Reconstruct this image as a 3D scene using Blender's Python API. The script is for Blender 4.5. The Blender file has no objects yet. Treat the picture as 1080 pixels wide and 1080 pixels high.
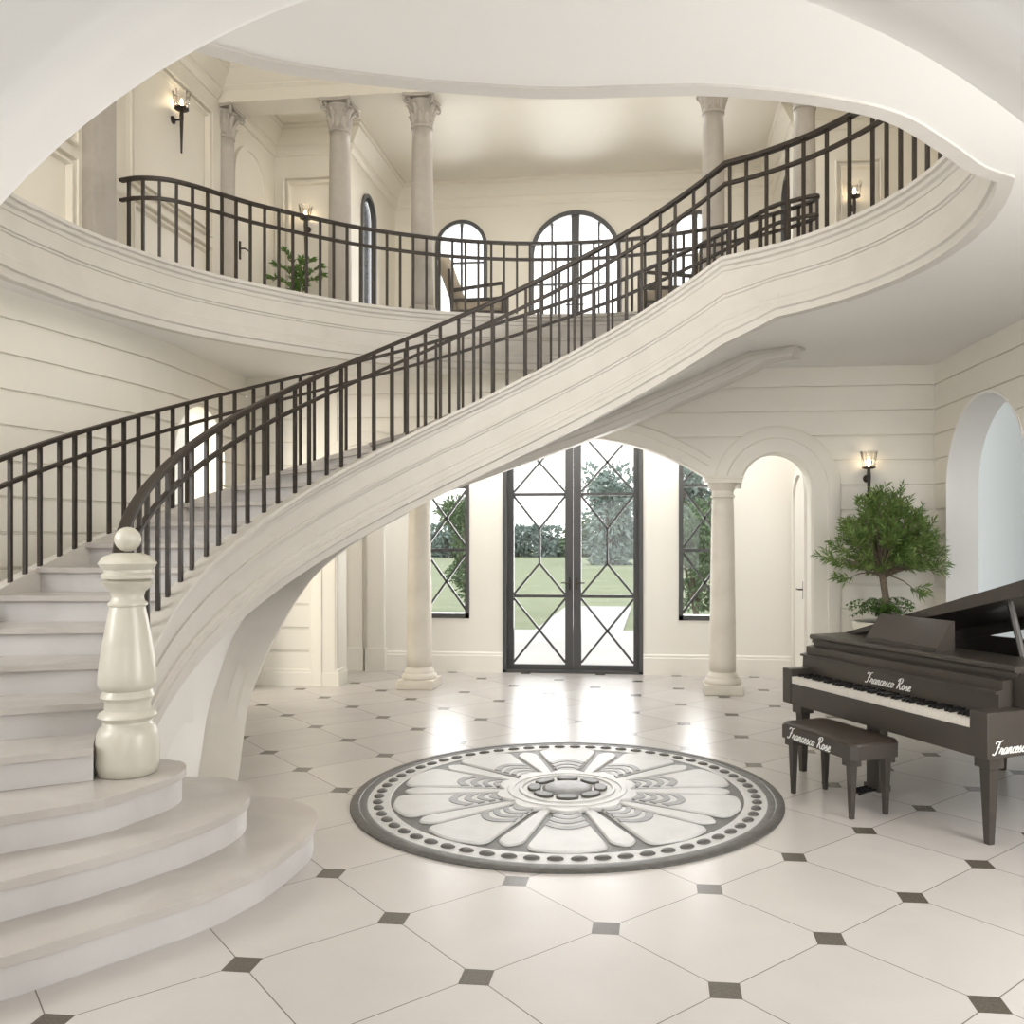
import bpy, bmesh, math, random
from mathutils import Vector, Matrix
from mathutils.geometry import tessellate_polygon
PI = math.pi
scene = bpy.context.scene
COL = scene.collection
rnd = random.Random(7)

# ------------------------------------------------------------------ materials
def srgb(r, g, b):
    f = lambda c: (c/12.92 if c <= .04045 else ((c+.055)/1.055)**2.4)
    return (f(r/255), f(g/255), f(b/255), 1)

def mat(name, col, rough=.5, metal=0, spec=.5, noise=None, bump=None, coat=0, emit=None, scale=6):
    m = bpy.data.materials.new(name); m.use_nodes = True
    nt = m.node_tree; b = nt.nodes['Principled BSDF']
    b.inputs['Base Color'].default_value = col
    b.inputs['Roughness'].default_value = rough
    b.inputs['Metallic'].default_value = metal
    b.inputs['Specular IOR Level'].default_value = spec
    if coat:
        b.inputs['Coat Weight'].default_value = coat; b.inputs['Coat Roughness'].default_value = .08
    if emit:
        b.inputs['Emission Color'].default_value = emit[0]; b.inputs['Emission Strength'].default_value = emit[1]
    if noise or bump:
        tc = nt.nodes.new('ShaderNodeTexCoord')
        nz = nt.nodes.new('ShaderNodeTexNoise'); nz.inputs['Scale'].default_value = scale
        nz.inputs['Detail'].default_value = 6; nz.inputs['Distortion'].default_value = .8
        nt.links.new(tc.outputs['Object'], nz.inputs['Vector'])
        if noise:
            mx = nt.nodes.new('ShaderNodeMix'); mx.data_type = 'RGBA'
            mx.inputs[6].default_value = col; mx.inputs[7].default_value = noise
            rp = nt.nodes.new('ShaderNodeMapRange'); rp.inputs[1].default_value = .42; rp.inputs[2].default_value = .75
            nt.links.new(nz.outputs['Fac'], rp.inputs[0]); nt.links.new(rp.outputs[0], mx.inputs[0])
            nt.links.new(mx.outputs[2], b.inputs['Base Color'])
        if bump:
            bp = nt.nodes.new('ShaderNodeBump'); bp.inputs['Strength'].default_value = bump
            bp.inputs['Distance'].default_value = .01
            nt.links.new(nz.outputs['Fac'], bp.inputs['Height']); nt.links.new(bp.outputs[0], b.inputs['Normal'])
    return m

M = {}
M['wall'] = mat('wall_paint', (.745, .72, .655, 1), .55, noise=(.73, .705, .64, 1), scale=2)
M['upwall'] = mat('upper_wall_paint', (.715, .675, .59, 1), .5, noise=(.70, .66, .575, 1), scale=2)
M['ceil'] = mat('ceiling_paint', (.735, .725, .705, 1), .6)
M['vest'] = mat('vestibule_paint', (.80, .78, .735, 1), .5)
M['arch'] = mat('arch_plaster', (.80, .79, .77, 1), .42)
M['fascia'] = mat('limestone_trim', (.585, .56, .52, 1), .55, noise=(.55, .525, .485, 1), scale=3)
M['stone'] = mat('carved_limestone', (.44, .405, .36, 1), .6, noise=(.405, .37, .325, 1), bump=.15, scale=9)
M['column'] = mat('column_limestone', (.70, .66, .585, 1), .45, noise=(.62, .575, .50, 1), scale=3)
M['marble'] = mat('step_marble', (.465, .435, .41, 1), .25, noise=(.53, .50, .475, 1), scale=2.2)
M['riser'] = mat('riser_marble', (.57, .56, .555, 1), .3, noise=(.51, .50, .495, 1), scale=2.5)
M['newel'] = mat('newel_gloss_stone', (.58, .56, .49, 1), .33, coat=.2, noise=(.53, .51, .435, 1), scale=5)
M['iron'] = mat('bronze_black_iron', (.030, .023, .018, 1), .45, metal=.2, noise=(.042, .033, .026, 1), scale=12)
M['frame'] = mat('steel_frame', (.075, .075, .076, 1), .45, metal=.1)
M['piano'] = mat('piano_lacquer', (.047, .040, .034, 1), .36, coat=.2, noise=(.053, .045, .038, 1), scale=3)
M['black'] = mat('piano_black', (.010, .010, .011, 1), .25)
M['plate'] = mat('iron_plate', (.02, .022, .026, 1), .3, metal=.2)
M['ivory'] = mat('ivory_keys', (.72, .69, .64, 1), .3)
M['letter'] = mat('letter_white', (.85, .85, .84, 1), .4)
M['leather'] = mat('bench_leather', (.035, .026, .019, 1), .4, bump=.15, scale=60)
M['leaf'] = mat('needle_leaf', (.11, .19, .04, 1), .5, noise=(.24, .33, .10, 1), scale=9)
M['leafd'] = mat('fern_leaf', (.06, .14, .02, 1), .4, noise=(.14, .24, .05, 1), scale=14)
M['bark'] = mat('bark', (.20, .155, .115, 1), .8, noise=(.11, .08, .06, 1), bump=.6, scale=30)
M['pot'] = mat('cream_pot', (.70, .68, .60, 1), .4)
M['soil'] = mat('soil', (.05, .035, .025, 1), .9, bump=.8, scale=40)
M['fabric'] = mat('beige_fabric', (.42, .36, .28, 1), .85, bump=.4, scale=80)
M['grass'] = mat('lawn', (.26, .29, .17, 1), .9, noise=(.33, .35, .21, 1), scale=.8)
M['paving'] = mat('patio_paving', (.62, .60, .57, 1), .7, noise=(.55, .53, .50, 1), scale=.7)
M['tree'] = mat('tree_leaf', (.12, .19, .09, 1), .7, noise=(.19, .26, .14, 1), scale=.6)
M['tree_hazed'] = mat('hazed_tree_leaf', (.26, .33, .30, 1), .8, noise=(.35, .41, .38, 1), scale=.3)  # distance haze put into the leaf colour, paler and bluer
M['outwall'] = mat('courtyard_wall', (.52, .545, .56, 1), .7)
M['med_dark'] = mat('medallion_graphite', (.085, .082, .077, 1), .45, noise=(.13, .125, .115, 1), scale=20)
M['med_mid'] = mat('medallion_grey', (.24, .24, .25, 1), .42, noise=(.31, .31, .315, 1), scale=14)
M['med_white'] = mat('medallion_white', (.60, .60, .60, 1), .42, noise=(.55, .55, .55, 1), scale=8)
M['bulb'] = mat('flame_bulb', (1, .85, .6, 1), .5, emit=((1, .78, .5, 1), 25))

def glass(name, tint=(1, 1, 1, 1), refl=.12):
    m = bpy.data.materials.new(name); m.use_nodes = True; nt = m.node_tree
    for n in list(nt.nodes): nt.nodes.remove(n)
    o = nt.nodes.new('ShaderNodeOutputMaterial'); t = nt.nodes.new('ShaderNodeBsdfTransparent')
    g = nt.nodes.new('ShaderNodeBsdfGlossy'); x = nt.nodes.new('ShaderNodeMixShader')
    fr = nt.nodes.new('ShaderNodeFresnel'); fr.inputs[0].default_value = 1.35
    mul = nt.nodes.new('ShaderNodeMath'); mul.operation = 'MULTIPLY'; mul.inputs[1].default_value = refl*8
    t.inputs[0].default_value = tint; g.inputs['Roughness'].default_value = .03
    nt.links.new(fr.outputs[0], mul.inputs[0]); mul.use_clamp = True
    nt.links.new(mul.outputs[0], x.inputs[0]); nt.links.new(t.outputs[0], x.inputs[1]); nt.links.new(g.outputs[0], x.inputs[2])
    nt.links.new(x.outputs[0], o.inputs[0])
    return m
M['glass'] = glass('window_glass')
M['shade'] = glass('clear_shade_glass', (.975, .965, .95, 1), .10)

def floor_material():
    m = bpy.data.materials.new('marble_tiles_with_insets'); m.use_nodes = True
    nt = m.node_tree; N = nt.nodes; L = nt.links; b = N['Principled BSDF']
    tc = N.new('ShaderNodeTexCoord'); sp = N.new('ShaderNodeSeparateXYZ'); L.new(tc.outputs['Object'], sp.inputs[0])
    def mth(op, a, c=None, d=None):
        n = N.new('ShaderNodeMath'); n.operation = op
        for i, v in enumerate((a, c, d)):
            if v is None: continue
            if isinstance(v, (int, float)): n.inputs[i].default_value = v
            else: L.new(v, n.inputs[i])
        return n.outputs[0]
    S = .6745; k = .70711/S
    x = mth('SUBTRACT', sp.outputs[0], -.216); y = mth('SUBTRACT', sp.outputs[1], 3.795)
    a = mth('MULTIPLY', mth('ADD', x, y), k); c = mth('MULTIPLY', mth('SUBTRACT', y, x), k)
    sa = mth('SUBTRACT', mth('FRACT', mth('ADD', a, .5)), .5); sc = mth('SUBTRACT', mth('FRACT', mth('ADD', c, .5)), .5)
    xx = mth('ABSOLUTE', mth('MULTIPLY', mth('SUBTRACT', sa, sc), .70711*S)); yy = mth('ABSOLUTE', mth('MULTIPLY', mth('ADD', sa, sc), .70711*S))
    dot = mth('LESS_THAN', mth('MAXIMUM', xx, yy), .060)
    gr = mth('LESS_THAN', mth('MULTIPLY', mth('MINIMUM', mth('ABSOLUTE', sa), mth('ABSOLUTE', sc)), S), .0024)
    # per-tile tone
    ia = mth('FLOOR', a); ic = mth('FLOOR', c)
    cmb = N.new('ShaderNodeCombineXYZ'); L.new(ia, cmb.inputs[0]); L.new(ic, cmb.inputs[1])
    wn = N.new('ShaderNodeTexWhiteNoise'); wn.noise_dimensions = '2D'; L.new(cmb.outputs[0], wn.inputs['Vector'])
    nz = N.new('ShaderNodeTexNoise'); nz.inputs['Scale'].default_value = 1.7; nz.inputs['Detail'].default_value = 8; nz.inputs['Distortion'].default_value = 1.2
    L.new(tc.outputs['Object'], nz.inputs['Vector'])
    fac = mth('ADD', mth('MULTIPLY', wn.outputs['Value'], .35), mth('MULTIPLY', nz.outputs['Fac'], .65))
    m1 = N.new('ShaderNodeMix'); m1.data_type = 'RGBA'; L.new(fac, m1.inputs[0])
    m1.inputs[6].default_value = (.47, .445, .425, 1); m1.inputs[7].default_value = (.60, .575, .555, 1)
    m2 = N.new('ShaderNodeMix'); m2.data_type = 'RGBA'; L.new(gr, m2.inputs[0]); L.new(m1.outputs[2], m2.inputs[6]); m2.inputs[7].default_value = (.16, .14, .12, 1)
    n3 = N.new('ShaderNodeTexNoise'); n3.inputs['Scale'].default_value = 90; L.new(tc.outputs['Object'], n3.inputs['Vector'])
    m4 = N.new('ShaderNodeMix'); m4.data_type = 'RGBA'; L.new(n3.outputs['Fac'], m4.inputs[0]); m4.inputs[6].default_value = (.05, .042, .034, 1); m4.inputs[7].default_value = (.15, .135, .11, 1)
    m3 = N.new('ShaderNodeMix'); m3.data_type = 'RGBA'; L.new(dot, m3.inputs[0]); L.new(m2.outputs[2], m3.inputs[6]); L.new(m4.outputs[2], m3.inputs[7])
    L.new(m3.outputs[2], b.inputs['Base Color'])
    b.inputs['Roughness'].default_value = .27; b.inputs['Specular IOR Level'].default_value = .5
    return m
M['floor'] = floor_material()

# ------------------------------------------------------------------ helpers
def link(name, bm, m, parent=None, smooth=False, ms=None):
    me = bpy.data.meshes.new(name)
    bmesh.ops.recalc_face_normals(bm, faces=bm.faces[:]) if not getattr(bm, 'keepn', False) else None
    if smooth:
        for f in bm.faces: f.smooth = True
    bm.to_mesh(me); bm.free()
    for q in (ms or [m]): me.materials.append(q)
    o = bpy.data.objects.new(name, me); COL.objects.link(o)
    if smooth == 'auto':
        pass
    if parent: o.parent = parent
    return o

def autosmooth(o, ang=35):
    me = o.data; bm = bmesh.new(); bm.from_mesh(me)
    for f in bm.faces: f.smooth = True
    for e in bm.edges:
        if len(e.link_faces) == 2 and e.calc_face_angle(0) > math.radians(ang): e.smooth = False
    bm.to_mesh(me); bm.free(); return o

def tag(o, label, cat=None, group=None, kind=None):
    if label: o['label'] = label
    if cat: o['category'] = cat
    if group: o['group'] = group
    if kind: o['kind'] = kind
    return o

def empty(name, loc=(0, 0, 0), rz=0, label=None, cat=None, group=None):
    o = bpy.data.objects.new(name, None); COL.objects.link(o); o.empty_display_size = .1
    o.location = loc; o.rotation_euler = (0, 0, rz)
    return tag(o, label, cat, group)

def struct(o, label=None):
    o['kind'] = 'structure'
    if label: o['label'] = label
    return o

def copy_tree(o, parent=None):
    c = o.copy(); COL.objects.link(c)
    if parent: c.parent = parent
    for ch in list(o.children): copy_tree(ch, c)
    return c

def box(bm, x0, x1, y0, y1, z0, z1, mtx=None, bev=0):
    vs = [Vector((x, y, z)) for z in (z0, z1) for y in (y0, y1) for x in (x0, x1)]
    if mtx: vs = [mtx @ v for v in vs]
    v = [bm.verts.new(p) for p in vs]
    fs = [bm.faces.new([v[i] for i in q]) for q in ((0, 2, 3, 1), (4, 5, 7, 6), (0, 1, 5, 4), (2, 6, 7, 3), (0, 4, 6, 2), (1, 3, 7, 5))]
    if bev:
        es = list({e for f in fs for e in f.edges})
        bmesh.ops.bevel(bm, geom=es, offset=bev, segments=2, profile=.5, affect='EDGES')
    return v

def prism(bm, poly, z0, z1):
    """poly: list of (x,y) -> vertical prism"""
    a = [bm.verts.new((p[0], p[1], z0)) for p in poly]; b = [bm.verts.new((p[0], p[1], z1)) for p in poly]
    n = len(poly)
    for i in range(n):
        j = (i+1) % n; bm.faces.new((a[i], a[j], b[j], b[i]))
    bm.faces.new(a[::-1]); bm.faces.new(b)

def extrude_poly(bm, pts, d):
    """pts: 3D planar polygon, d: extrusion vector"""
    d = Vector(d)
    a = [bm.verts.new(Vector(p)) for p in pts]; b = [bm.verts.new(Vector(p)+d) for p in pts]
    n = len(pts)
    for i in range(n):
        j = (i+1) % n; bm.faces.new((a[i], a[j], b[j], b[i]))
    bm.faces.new(a[::-1]); bm.faces.new(b)

def lathe(bm, prof, n=32, cx=0, cy=0, cap=True):
    rings = []
    for r, z in prof:
        if r < 1e-5: rings.append([bm.verts.new((cx, cy, z))])
        else: rings.append([bm.verts.new((cx+r*math.cos(2*PI*i/n), cy+r*math.sin(2*PI*i/n), z)) for i in range(n)])
    for a, b in zip(rings, rings[1:]):
        for i in range(n):
            j = (i+1) % n
            if len(a) == 1 and len(b) == 1: continue
            if len(a) == 1: bm.faces.new((a[0], b[i], b[j]))
            elif len(b) == 1: bm.faces.new((a[i], a[j], b[0]))
            else: bm.faces.new((a[i], a[j], b[j], b[i]))
    if cap:
        if len(rings[0]) > 1: bm.faces.new(rings[0][::-1])
        if len(rings[-1]) > 1: bm.faces.new(rings[-1])

def side_normals(path, closed=False):
    """horizontal left normals with mitre"""
    n = len(path); out = []
    for i in range(n):
        if closed: p, q = path[i-1], path[(i+1) % n]
        else: p, q = path[max(i-1, 0)], path[min(i+1, n-1)]
        c = path[i]
        d1 = Vector((c[0]-p[0], c[1]-p[1])); d2 = Vector((q[0]-c[0], q[1]-c[1]))
        if d1.length < 1e-9: d1 = d2
        if d2.length < 1e-9: d2 = d1
        d1.normalize(); d2.normalize()
        n1 = Vector((-d1.y, d1.x)); n2 = Vector((-d2.y, d2.x)); b = n1+n2
        if b.length < 1e-6: b = n1
        b.normalize(); s = max(.35, b.dot(n1)); out.append(b/s)
    return out

def sweep(bm, path, prof, closed=False, pclosed=True, zmin=None, caps=True):
    """path: 3D pts; prof: list of (off left, dz) or function(i)->list"""
    N = side_normals(path, closed); rings = []
    for i, (p, nn) in enumerate(zip(path, N)):
        pr = prof(i) if callable(prof) else prof
        ring = []
        for o, dz in pr:
            z = p[2]+dz
            if zmin is not None: z = max(z, zmin)
            ring.append(bm.verts.new((p[0]+nn.x*o, p[1]+nn.y*o, z)))
        rings.append(ring)
    m = len(rings[0]); R = list(zip(rings, rings[1:]))
    if closed: R.append((rings[-1], rings[0]))
    for a, b in R:
        for k in range(m if pclosed else m-1):
            l = (k+1) % m; bm.faces.new((a[k], a[l], b[l], b[k]))
    if caps and pclosed and not closed:
        bm.faces.new(rings[0][::-1]); bm.faces.new(rings[-1])

def tube(bm, pts, rad, n=8, caps=True, up=Vector((0, 0, 1))):
    pts = [Vector(p) for p in pts]; rings = []
    for i, p in enumerate(pts):
        d = (pts[min(i+1, len(pts)-1)]-pts[max(i-1, 0)])
        if d.length < 1e-9: d = Vector((0, 0, 1))
        d.normalize()
        a = d.cross(up)
        if a.length < .05: a = d.cross(Vector((1, 0, 0)))
        a.normalize(); b = d.cross(a)
        r = rad[i] if isinstance(rad, (list, tuple)) else rad
        rings.append([bm.verts.new(p+a*(r*math.cos(2*PI*k/n))+b*(r*math.sin(2*PI*k/n))) for k in range(n)])
    for x, y in zip(rings, rings[1:]):
        for k in range(n): bm.faces.new((x[k], x[(k+1) % n], y[(k+1) % n], y[k]))
    if caps: bm.faces.new(rings[0][::-1]); bm.faces.new(rings[-1])

def crom(pts, n=8, closed=False):
    P = [Vector(p) for p in pts]; out = []; L = len(P)
    rng = range(L if closed else L-1)
    for i in rng:
        if closed: a, b, c, d = P[i-1], P[i], P[(i+1) % L], P[(i+2) % L]
        else: a, b, c, d = P[max(i-1, 0)], P[i], P[i+1], P[min(i+2, L-1)]
        for k in range(n):
            t = k/n
            out.append(.5*((2*b)+(c-a)*t+(2*a-5*b+4*c-d)*t*t+(3*b-a-3*c+d)*t**3))
    if not closed: out.append(P[-1])
    return out

def poly_with_holes(bm, outer, holes, z0, z1):
    """horizontal slab with holes"""
    loops = [[Vector((p[0], p[1], 0)) for p in l] for l in [outer]+holes]
    tris = tessellate_polygon(loops); flat = [p for l in loops for p in l]
    bot = [bm.verts.new((p.x, p.y, z0)) for p in flat]; top = [bm.verts.new((p.x, p.y, z1)) for p in flat]
    for t in tris:
        try: bm.faces.new([bot[i] for i in t]); bm.faces.new([top[i] for i in t][::-1])
        except ValueError: pass
    s = 0
    for l in loops:
        n = len(l)
        for i in range(n):
            j = (i+1) % n; bm.faces.new((bot[s+i], bot[s+j], top[s+j], top[s+i]))
        s += n

def boolean_cut(o, cutters):
    """cut real openings, then drop the cutters"""
    tmp = []
    for cb in cutters:
        c = link('cutter', cb, M['wall']); tmp.append(c)
        md = o.modifiers.new('b', 'BOOLEAN'); md.operation = 'DIFFERENCE'; md.object = c; md.solver = 'EXACT'
    dg = bpy.context.evaluated_depsgraph_get(); dg.update()
    me = bpy.data.meshes.new_from_object(o.evaluated_get(dg))
    o.modifiers.clear(); old = o.data; o.data = me; me.name = o.name
    bpy.data.meshes.remove(old)
    for c in tmp:
        d = c.data; bpy.data.objects.remove(c); bpy.data.meshes.remove(d)
    return o

def arch_outline(x0, x1, z0, zs, rise=None, n=24):
    """2D (x,z) outline of an arched opening: jambs then arch"""
    c = (x0+x1)/2; a = (x1-x0)/2; b = a if rise is None else rise
    pts = [(x0, z0), (x1, z0)]
    if rise is not None and rise < a*.6:       # segmental
        R = (a*a+rise*rise)/(2*rise); al = math.asin(a/R)
        pts += [(c+R*math.sin(al*(1-2*i/n)), zs+rise-R+R*math.cos(al*(1-2*i/n))) for i in range(n+1)]
    else:
        pts += [(c+a*math.cos(PI*i/n), zs+b*math.sin(PI*i/n)) for i in range(n+1)]
    return pts

def y_prism(outl, y0, y1):
    bm = bmesh.new(); extrude_poly(bm, [(x, y0, z) for x, z in outl], (0, y1-y0, 0)); return bm

def x_prism(outl, x0, x1):
    bm = bmesh.new(); extrude_poly(bm, [(x0, y, z) for y, z in outl], (x1-x0, 0, 0)); return bm

# ------------------------------------------------------------------ calibrated camera
YAW = math.radians(6.0); EYE = 1.7; CX, CY, F = 595.3, 569.6, 914.3
cam = bpy.data.cameras.new('camera'); co = bpy.data.objects.new('camera', cam); COL.objects.link(co)
co.location = (0, 0, EYE); co.rotation_euler = (PI/2, 0, YAW)
cam.sensor_width = 36; cam.lens = F/1080*36; cam.shift_x = -(CX-540)/1080; cam.shift_y = (CY-540)/1080
cam.clip_end = 500; cam.clip_start = .05
scene.camera = co

# ------------------------------------------------------------------ key dimensions
C = Vector((-.586, 5.554)); TK = math.radians(61.95); SL = 1.3221; H2 = 4.19; RIS = H2/25
RI, RO = 2.556, 3.73; ZU = 3.60; ROOF = 7.2
def helz(t): return H2-SL*(t-TK) if t > TK else H2
def pol(r, t, z=0): return Vector((C.x+r*math.cos(t), C.y+r*math.sin(t), z))
rad = math.radians

# ------------------------------------------------------------------ floor, ceilings
bm = bmesh.new(); box(bm, -7, 4.6, -5.2, 11.3, -.15, 0)
struct(link('floor', bm, M['floor']), 'pale marble tile floor with small dark square insets')

arc_r = [pol(2.53, rad(t))[:2] for t in range(62, -21, -4)]
near = [(1.62, 4.62), (1.36, 4.33), (1.05, 4.02), (.68, 3.83), (.27, 3.71), (-.05, 3.68), (-.41, 3.66), (-.76, 3.59), (-1.14, 3.48), (-1.48, 3.35), (-1.73, 3.18), (-1.95, 2.98)]
leftn = [(-2.4, 2.75), (-3.0, 2.72), (-3.7, 3.05), (-4.25, 3.75), (-4.55, 4.75)]
balc = [(-4.665, 5.85), (-4.61, 6.5), (-4.50, 6.95), (-4.37, 7.33), (-4.21, 7.65), (-3.98, 7.99), (-3.62, 8.41), (-3.11, 8.89), (-2.51, 9.23), (-2.0, 9.40), (-1.5, 9.51), (-.957, 9.57), (-.4, 9.56), (.1, 9.47), (.45, 9.38), (.75, 9.27), (.97, 9.16), (1.17, 9.03), (1.33, 8.90), (1.42, 8.80)]
near_s = [tuple(p[:2]) for p in crom([(p[0], p[1], 0) for p in [arc_r[-1]]+near], 5)][1:]
left_s = [tuple(p[:2]) for p in crom([(p[0], p[1], 0) for p in [near[-1]]+leftn+[balc[0]]], 5)][1:-1]
balc_s = [tuple(p[:2]) for p in crom([(p[0], p[1], 0) for p in balc], 5)]
ret = [tuple(pol(3.78, rad(t))[:2]) for t in (58.2, 60, 61.95)]
hole = arc_r+near_s+left_s+balc_s+ret
outer = [(-5.3, 1.7), (3.7, 1.7), (3.7, 11.35), (1.95, 11.35), (1.95, 13.4), (-4.25, 13.4), (-4.25, 11.35), (-5.3, 11.35)]
bm = bmesh.new(); poly_with_holes(bm, outer, [hole], ZU, H2)
struct(link('ceiling', bm, M['ceil']), 'pale grey plaster ceiling of the lower hall with a round stairwell opening')
bm = bmesh.new(); box(bm, -5.4, 3.7, 7.6, 11.5, ROOF, ROOF+.2); box(bm, -4.4, 2.1, 11.5, 13.5, ROOF, ROOF+.2)
box(bm, -5.4, 3.7, 1.7, 7.6, ROOF, ROOF+.2)
struct(link('ceiling_upper', bm, M['upwall']), 'cream plaster ceiling above the columns')

# ------------------------------------------------------------------ fascia mouldings round the void
def fprof(d, lip=.075):
    return [(lip, 0), (lip, -.03), (lip-.02, -.042), (lip-.025, -.07), (.03, -.085), (.026, -.115), (.018, -.12),
            (.018, -.40*d), (.034, -.405*d), (.034, -.43*d), (.022, -.44*d), (.022, -.47*d), (.012, -.48*d), (.012, -.70*d), (.028, -.71*d), (.028, -.745*d),
            (.036, -.76*d), (.036, -.82*d), (.048, -.83*d), (.048, -.90*d), (.03, -.92*d), (.03, -1.0*d-.012), (-.05, -1.0*d-.012), (-.06, -.2*d), (-.06, -.004)]
D0 = H2-ZU
def strip_fascia(name, pts, flip):
    b = bmesh.new()
    pr = [(o if not flip else -o, z) for o, z in fprof(D0)]
    sweep(b, [(p[0], p[1], H2) for p in pts], pr)
    return struct(autosmooth(link(name, b, M['fascia']), 25))
strip_fascia('trim_balcony', left_s[-8:]+balc_s, True)['label'] = 'moulded stone fascia along the curved balcony edge'
strip_fascia('trim_landing', arc_r[2:]+near_s+left_s[:12], True)['label'] = 'moulded stone fascia curving round the landing beside the stairs'
strip_fascia('trim_well', balc_s[-2:]+ret, True)

# ------------------------------------------------------------------ near arch (white plaster) between hall and viewer
YA = 1.75
def to_plane(px, py, Y):
    a = (px-CX)/F; dx = -math.sin(YAW)+math.cos(YAW)*a; dy = math.cos(YAW)+math.sin(YAW)*a; t = Y/dy
    return Vector((dx*t, Y, EYE-(py-CY)/F*t))
arc = []
pcx, pcy, pr_ = 585.2, 740.0, 783.1
for i in range(0, 61):
    a = PI*(1.0-i/60.0); q = to_plane(pcx+pr_*math.cos(a), pcy-pr_*math.sin(a), 1.795); arc.append(Vector((q.x, YA, q.z)))
arc = [Vector((arc[0].x, YA, 0))]+arc+[Vector((arc[-1].x, YA, 0))]
bm = bmesh.new(); rings = []
ctr = Vector((-.2, YA, 1.3))
for i, p in enumerate(arc):
    q = arc[min(i+1, len(arc)-1)]-arc[max(i-1, 0)]; nrm = Vector((-q.z, 0, q.x)).normalized()
    if i == 0: nrm = Vector((-1, 0, 0))
    if i == len(arc)-1: nrm = Vector((1, 0, 0))
    if nrm.dot(p-ctr) < 0: nrm = -nrm
    ring = []
    prof = [(2.6, -.11)]+[(.065-.065*math.sin(a), -.045-.065*math.cos(a)) for a in [PI/2*k/6 for k in range(7)]]+[(0, .03)]+[(.03-.03*math.cos(a), .03+.03*math.sin(a)) for a in [PI/2*k/3 for k in range(1, 4)]]+[(2.6, .06)]
    for o, dy in prof: ring.append(bm.verts.new(p+nrm*o+Vector((0, dy, 0))))
    rings.append(ring)
for a, b in zip(rings, rings[1:]):
    for k in range(len(a)):
        l = (k+1) % len(a); bm.faces.new((a[k], a[l], b[l], b[k]))
struct(autosmooth(link('wall_front', bm, M['arch']), 50), 'wide plain plaster arch with rounded edge framing the view')

# unseen hall behind the viewer, added to cut light on the near arch
b = bmesh.new(); box(b, -5.6, 3.6, -5, 1.62, ZU, ZU+.2); struct(link('ceiling_rear', b, M['ceil']))
b = bmesh.new(); box(b, -5.8, -5.6, -5, 1.64, 0, ZU+.2); struct(link('wall_rear_left', b, M['vest']))
b = bmesh.new(); box(b, 3.6, 3.8, -5, 1.64, 0, ZU+.2); struct(link('wall_rear_right', b, M['vest']))
b = bmesh.new(); box(b, -5.8, 3.8, -5.2, -5, 0, .8); box(b, -5.8, 3.8, -5.2, -5, 2.9, ZU+.2); struct(link('wall_rear', b, M['vest']))

# ------------------------------------------------------------------ lower walls
GZ = [3.379-.2706*k for k in range(12)]
def board_profile(th, top):
    """closed profile: front face at off 0 with shallow grooves, back at -th"""
    pr = [(0, 0)]
    for z in sorted(GZ):
        if z < .25: continue
        pr += [(0, z-.013), (-.022, z-.008), (-.022, z+.008), (0, z+.013)]
    pr += [(0, top), (-th, top), (-th, 0)]
    return pr
# back wall, front face at Y = 9.75 (faces -Y): path runs +X -> left normal is +Y, so use negative offsets
bm = bmesh.new(); sweep(bm, [(-4.78, 9.75, 0), (3.0, 9.75, 0)], [(-o, z) for o, z in board_profile(.3, ZU)])
wb = link('wall_back', bm, M['wall'])
XL, XR = -2.72, .745   # lower column axes
boolean_cut(wb, [y_prism(arch_outline(XL+.18, XR-.18, -.1, 2.40, .47), 9.5, 10.3),
                 y_prism(arch_outline(XR+.18, 1.70, -.1, 2.27), 9.5, 10.3),
                 y_prism(arch_outline(-3.68, XL-.18, -.1, 2.27), 9.5, 10.3)])
# remove what is left of the wall under the imposts (columns stand there)
bm1 = bmesh.new(); box(bm1, XL-.19, XL+.19, 9.4, 10.4, -.1, 2.40)
bm2 = bmesh.new(); box(bm2, XR-.19, XR+.19, 9.4, 10.4, -.1, 2.40)
boolean_cut(wb, [bm1, bm2]); struct(wb, 'cream back wall of grooved boards with three arches')
# plain raised margins round the arches
def arch_band(name, x0, x1, zs, rise, w, y0, y1, legs=(True, True), zl=0):
    inn = arch_outline(x0, x1, zl, zs, rise, 32)[2:]
    if rise: out = arch_outline(x0-w*.2, x1+w*.2, zl, zs+w*.62, rise*1.08, 32)[2:]
    else: out = arch_outline(x0-w, x1+w, zl, zs, None, 32)[2:]
    inn = inn[::-1]; out = out[::-1]
    if legs[0]: inn = [(x0, zl)]+inn; out = [(out[0][0], zl)]+out
    if legs[1]: inn = inn+[(x1, zl)]; out = out+[(out[-1][0], zl)]
    b = bmesh.new(); rs = []
    prof = [(0, y1), (0, y0+.02), (.08, y0), (.55, y0), (.58, y0-.012), (.93, y0-.012), (1, y0), (1, y1)]
    for i, o in zip(inn, out):
        rs.append([b.verts.new((i[0]+(o[0]-i[0])*k, yy, i[1]+(o[1]-i[1])*k)) for k, yy in prof])
    for r, s in zip(rs, rs[1:]):
        for k in range(len(prof)):
            l = (k+1) % len(prof); b.faces.new((r[k], r[l], s[l], s[k]))
    b.faces.new(rs[0][::-1]); b.faces.new(rs[-1])
    return struct(autosmooth(link(name, b, M['wall']), 30))
arch_band('trim_1', XL+.2, XR-.2, 2.40, .46, .34, 9.725, 9.76, (False, False))['label'] = 'smooth plaster surround of the wide middle arch'
arch_band('trim_2', XR+.2, 1.70, 2.27, None, .31, 9.728, 9.76, (False, True))['label'] = 'smooth plaster surround of the right arch'
arch_band('trim_3', -3.68, XL-.2, 2.27, None, .31, 9.728, 9.76, (True, False))['label'] = 'smooth plaster surround of the left arch'
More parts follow.
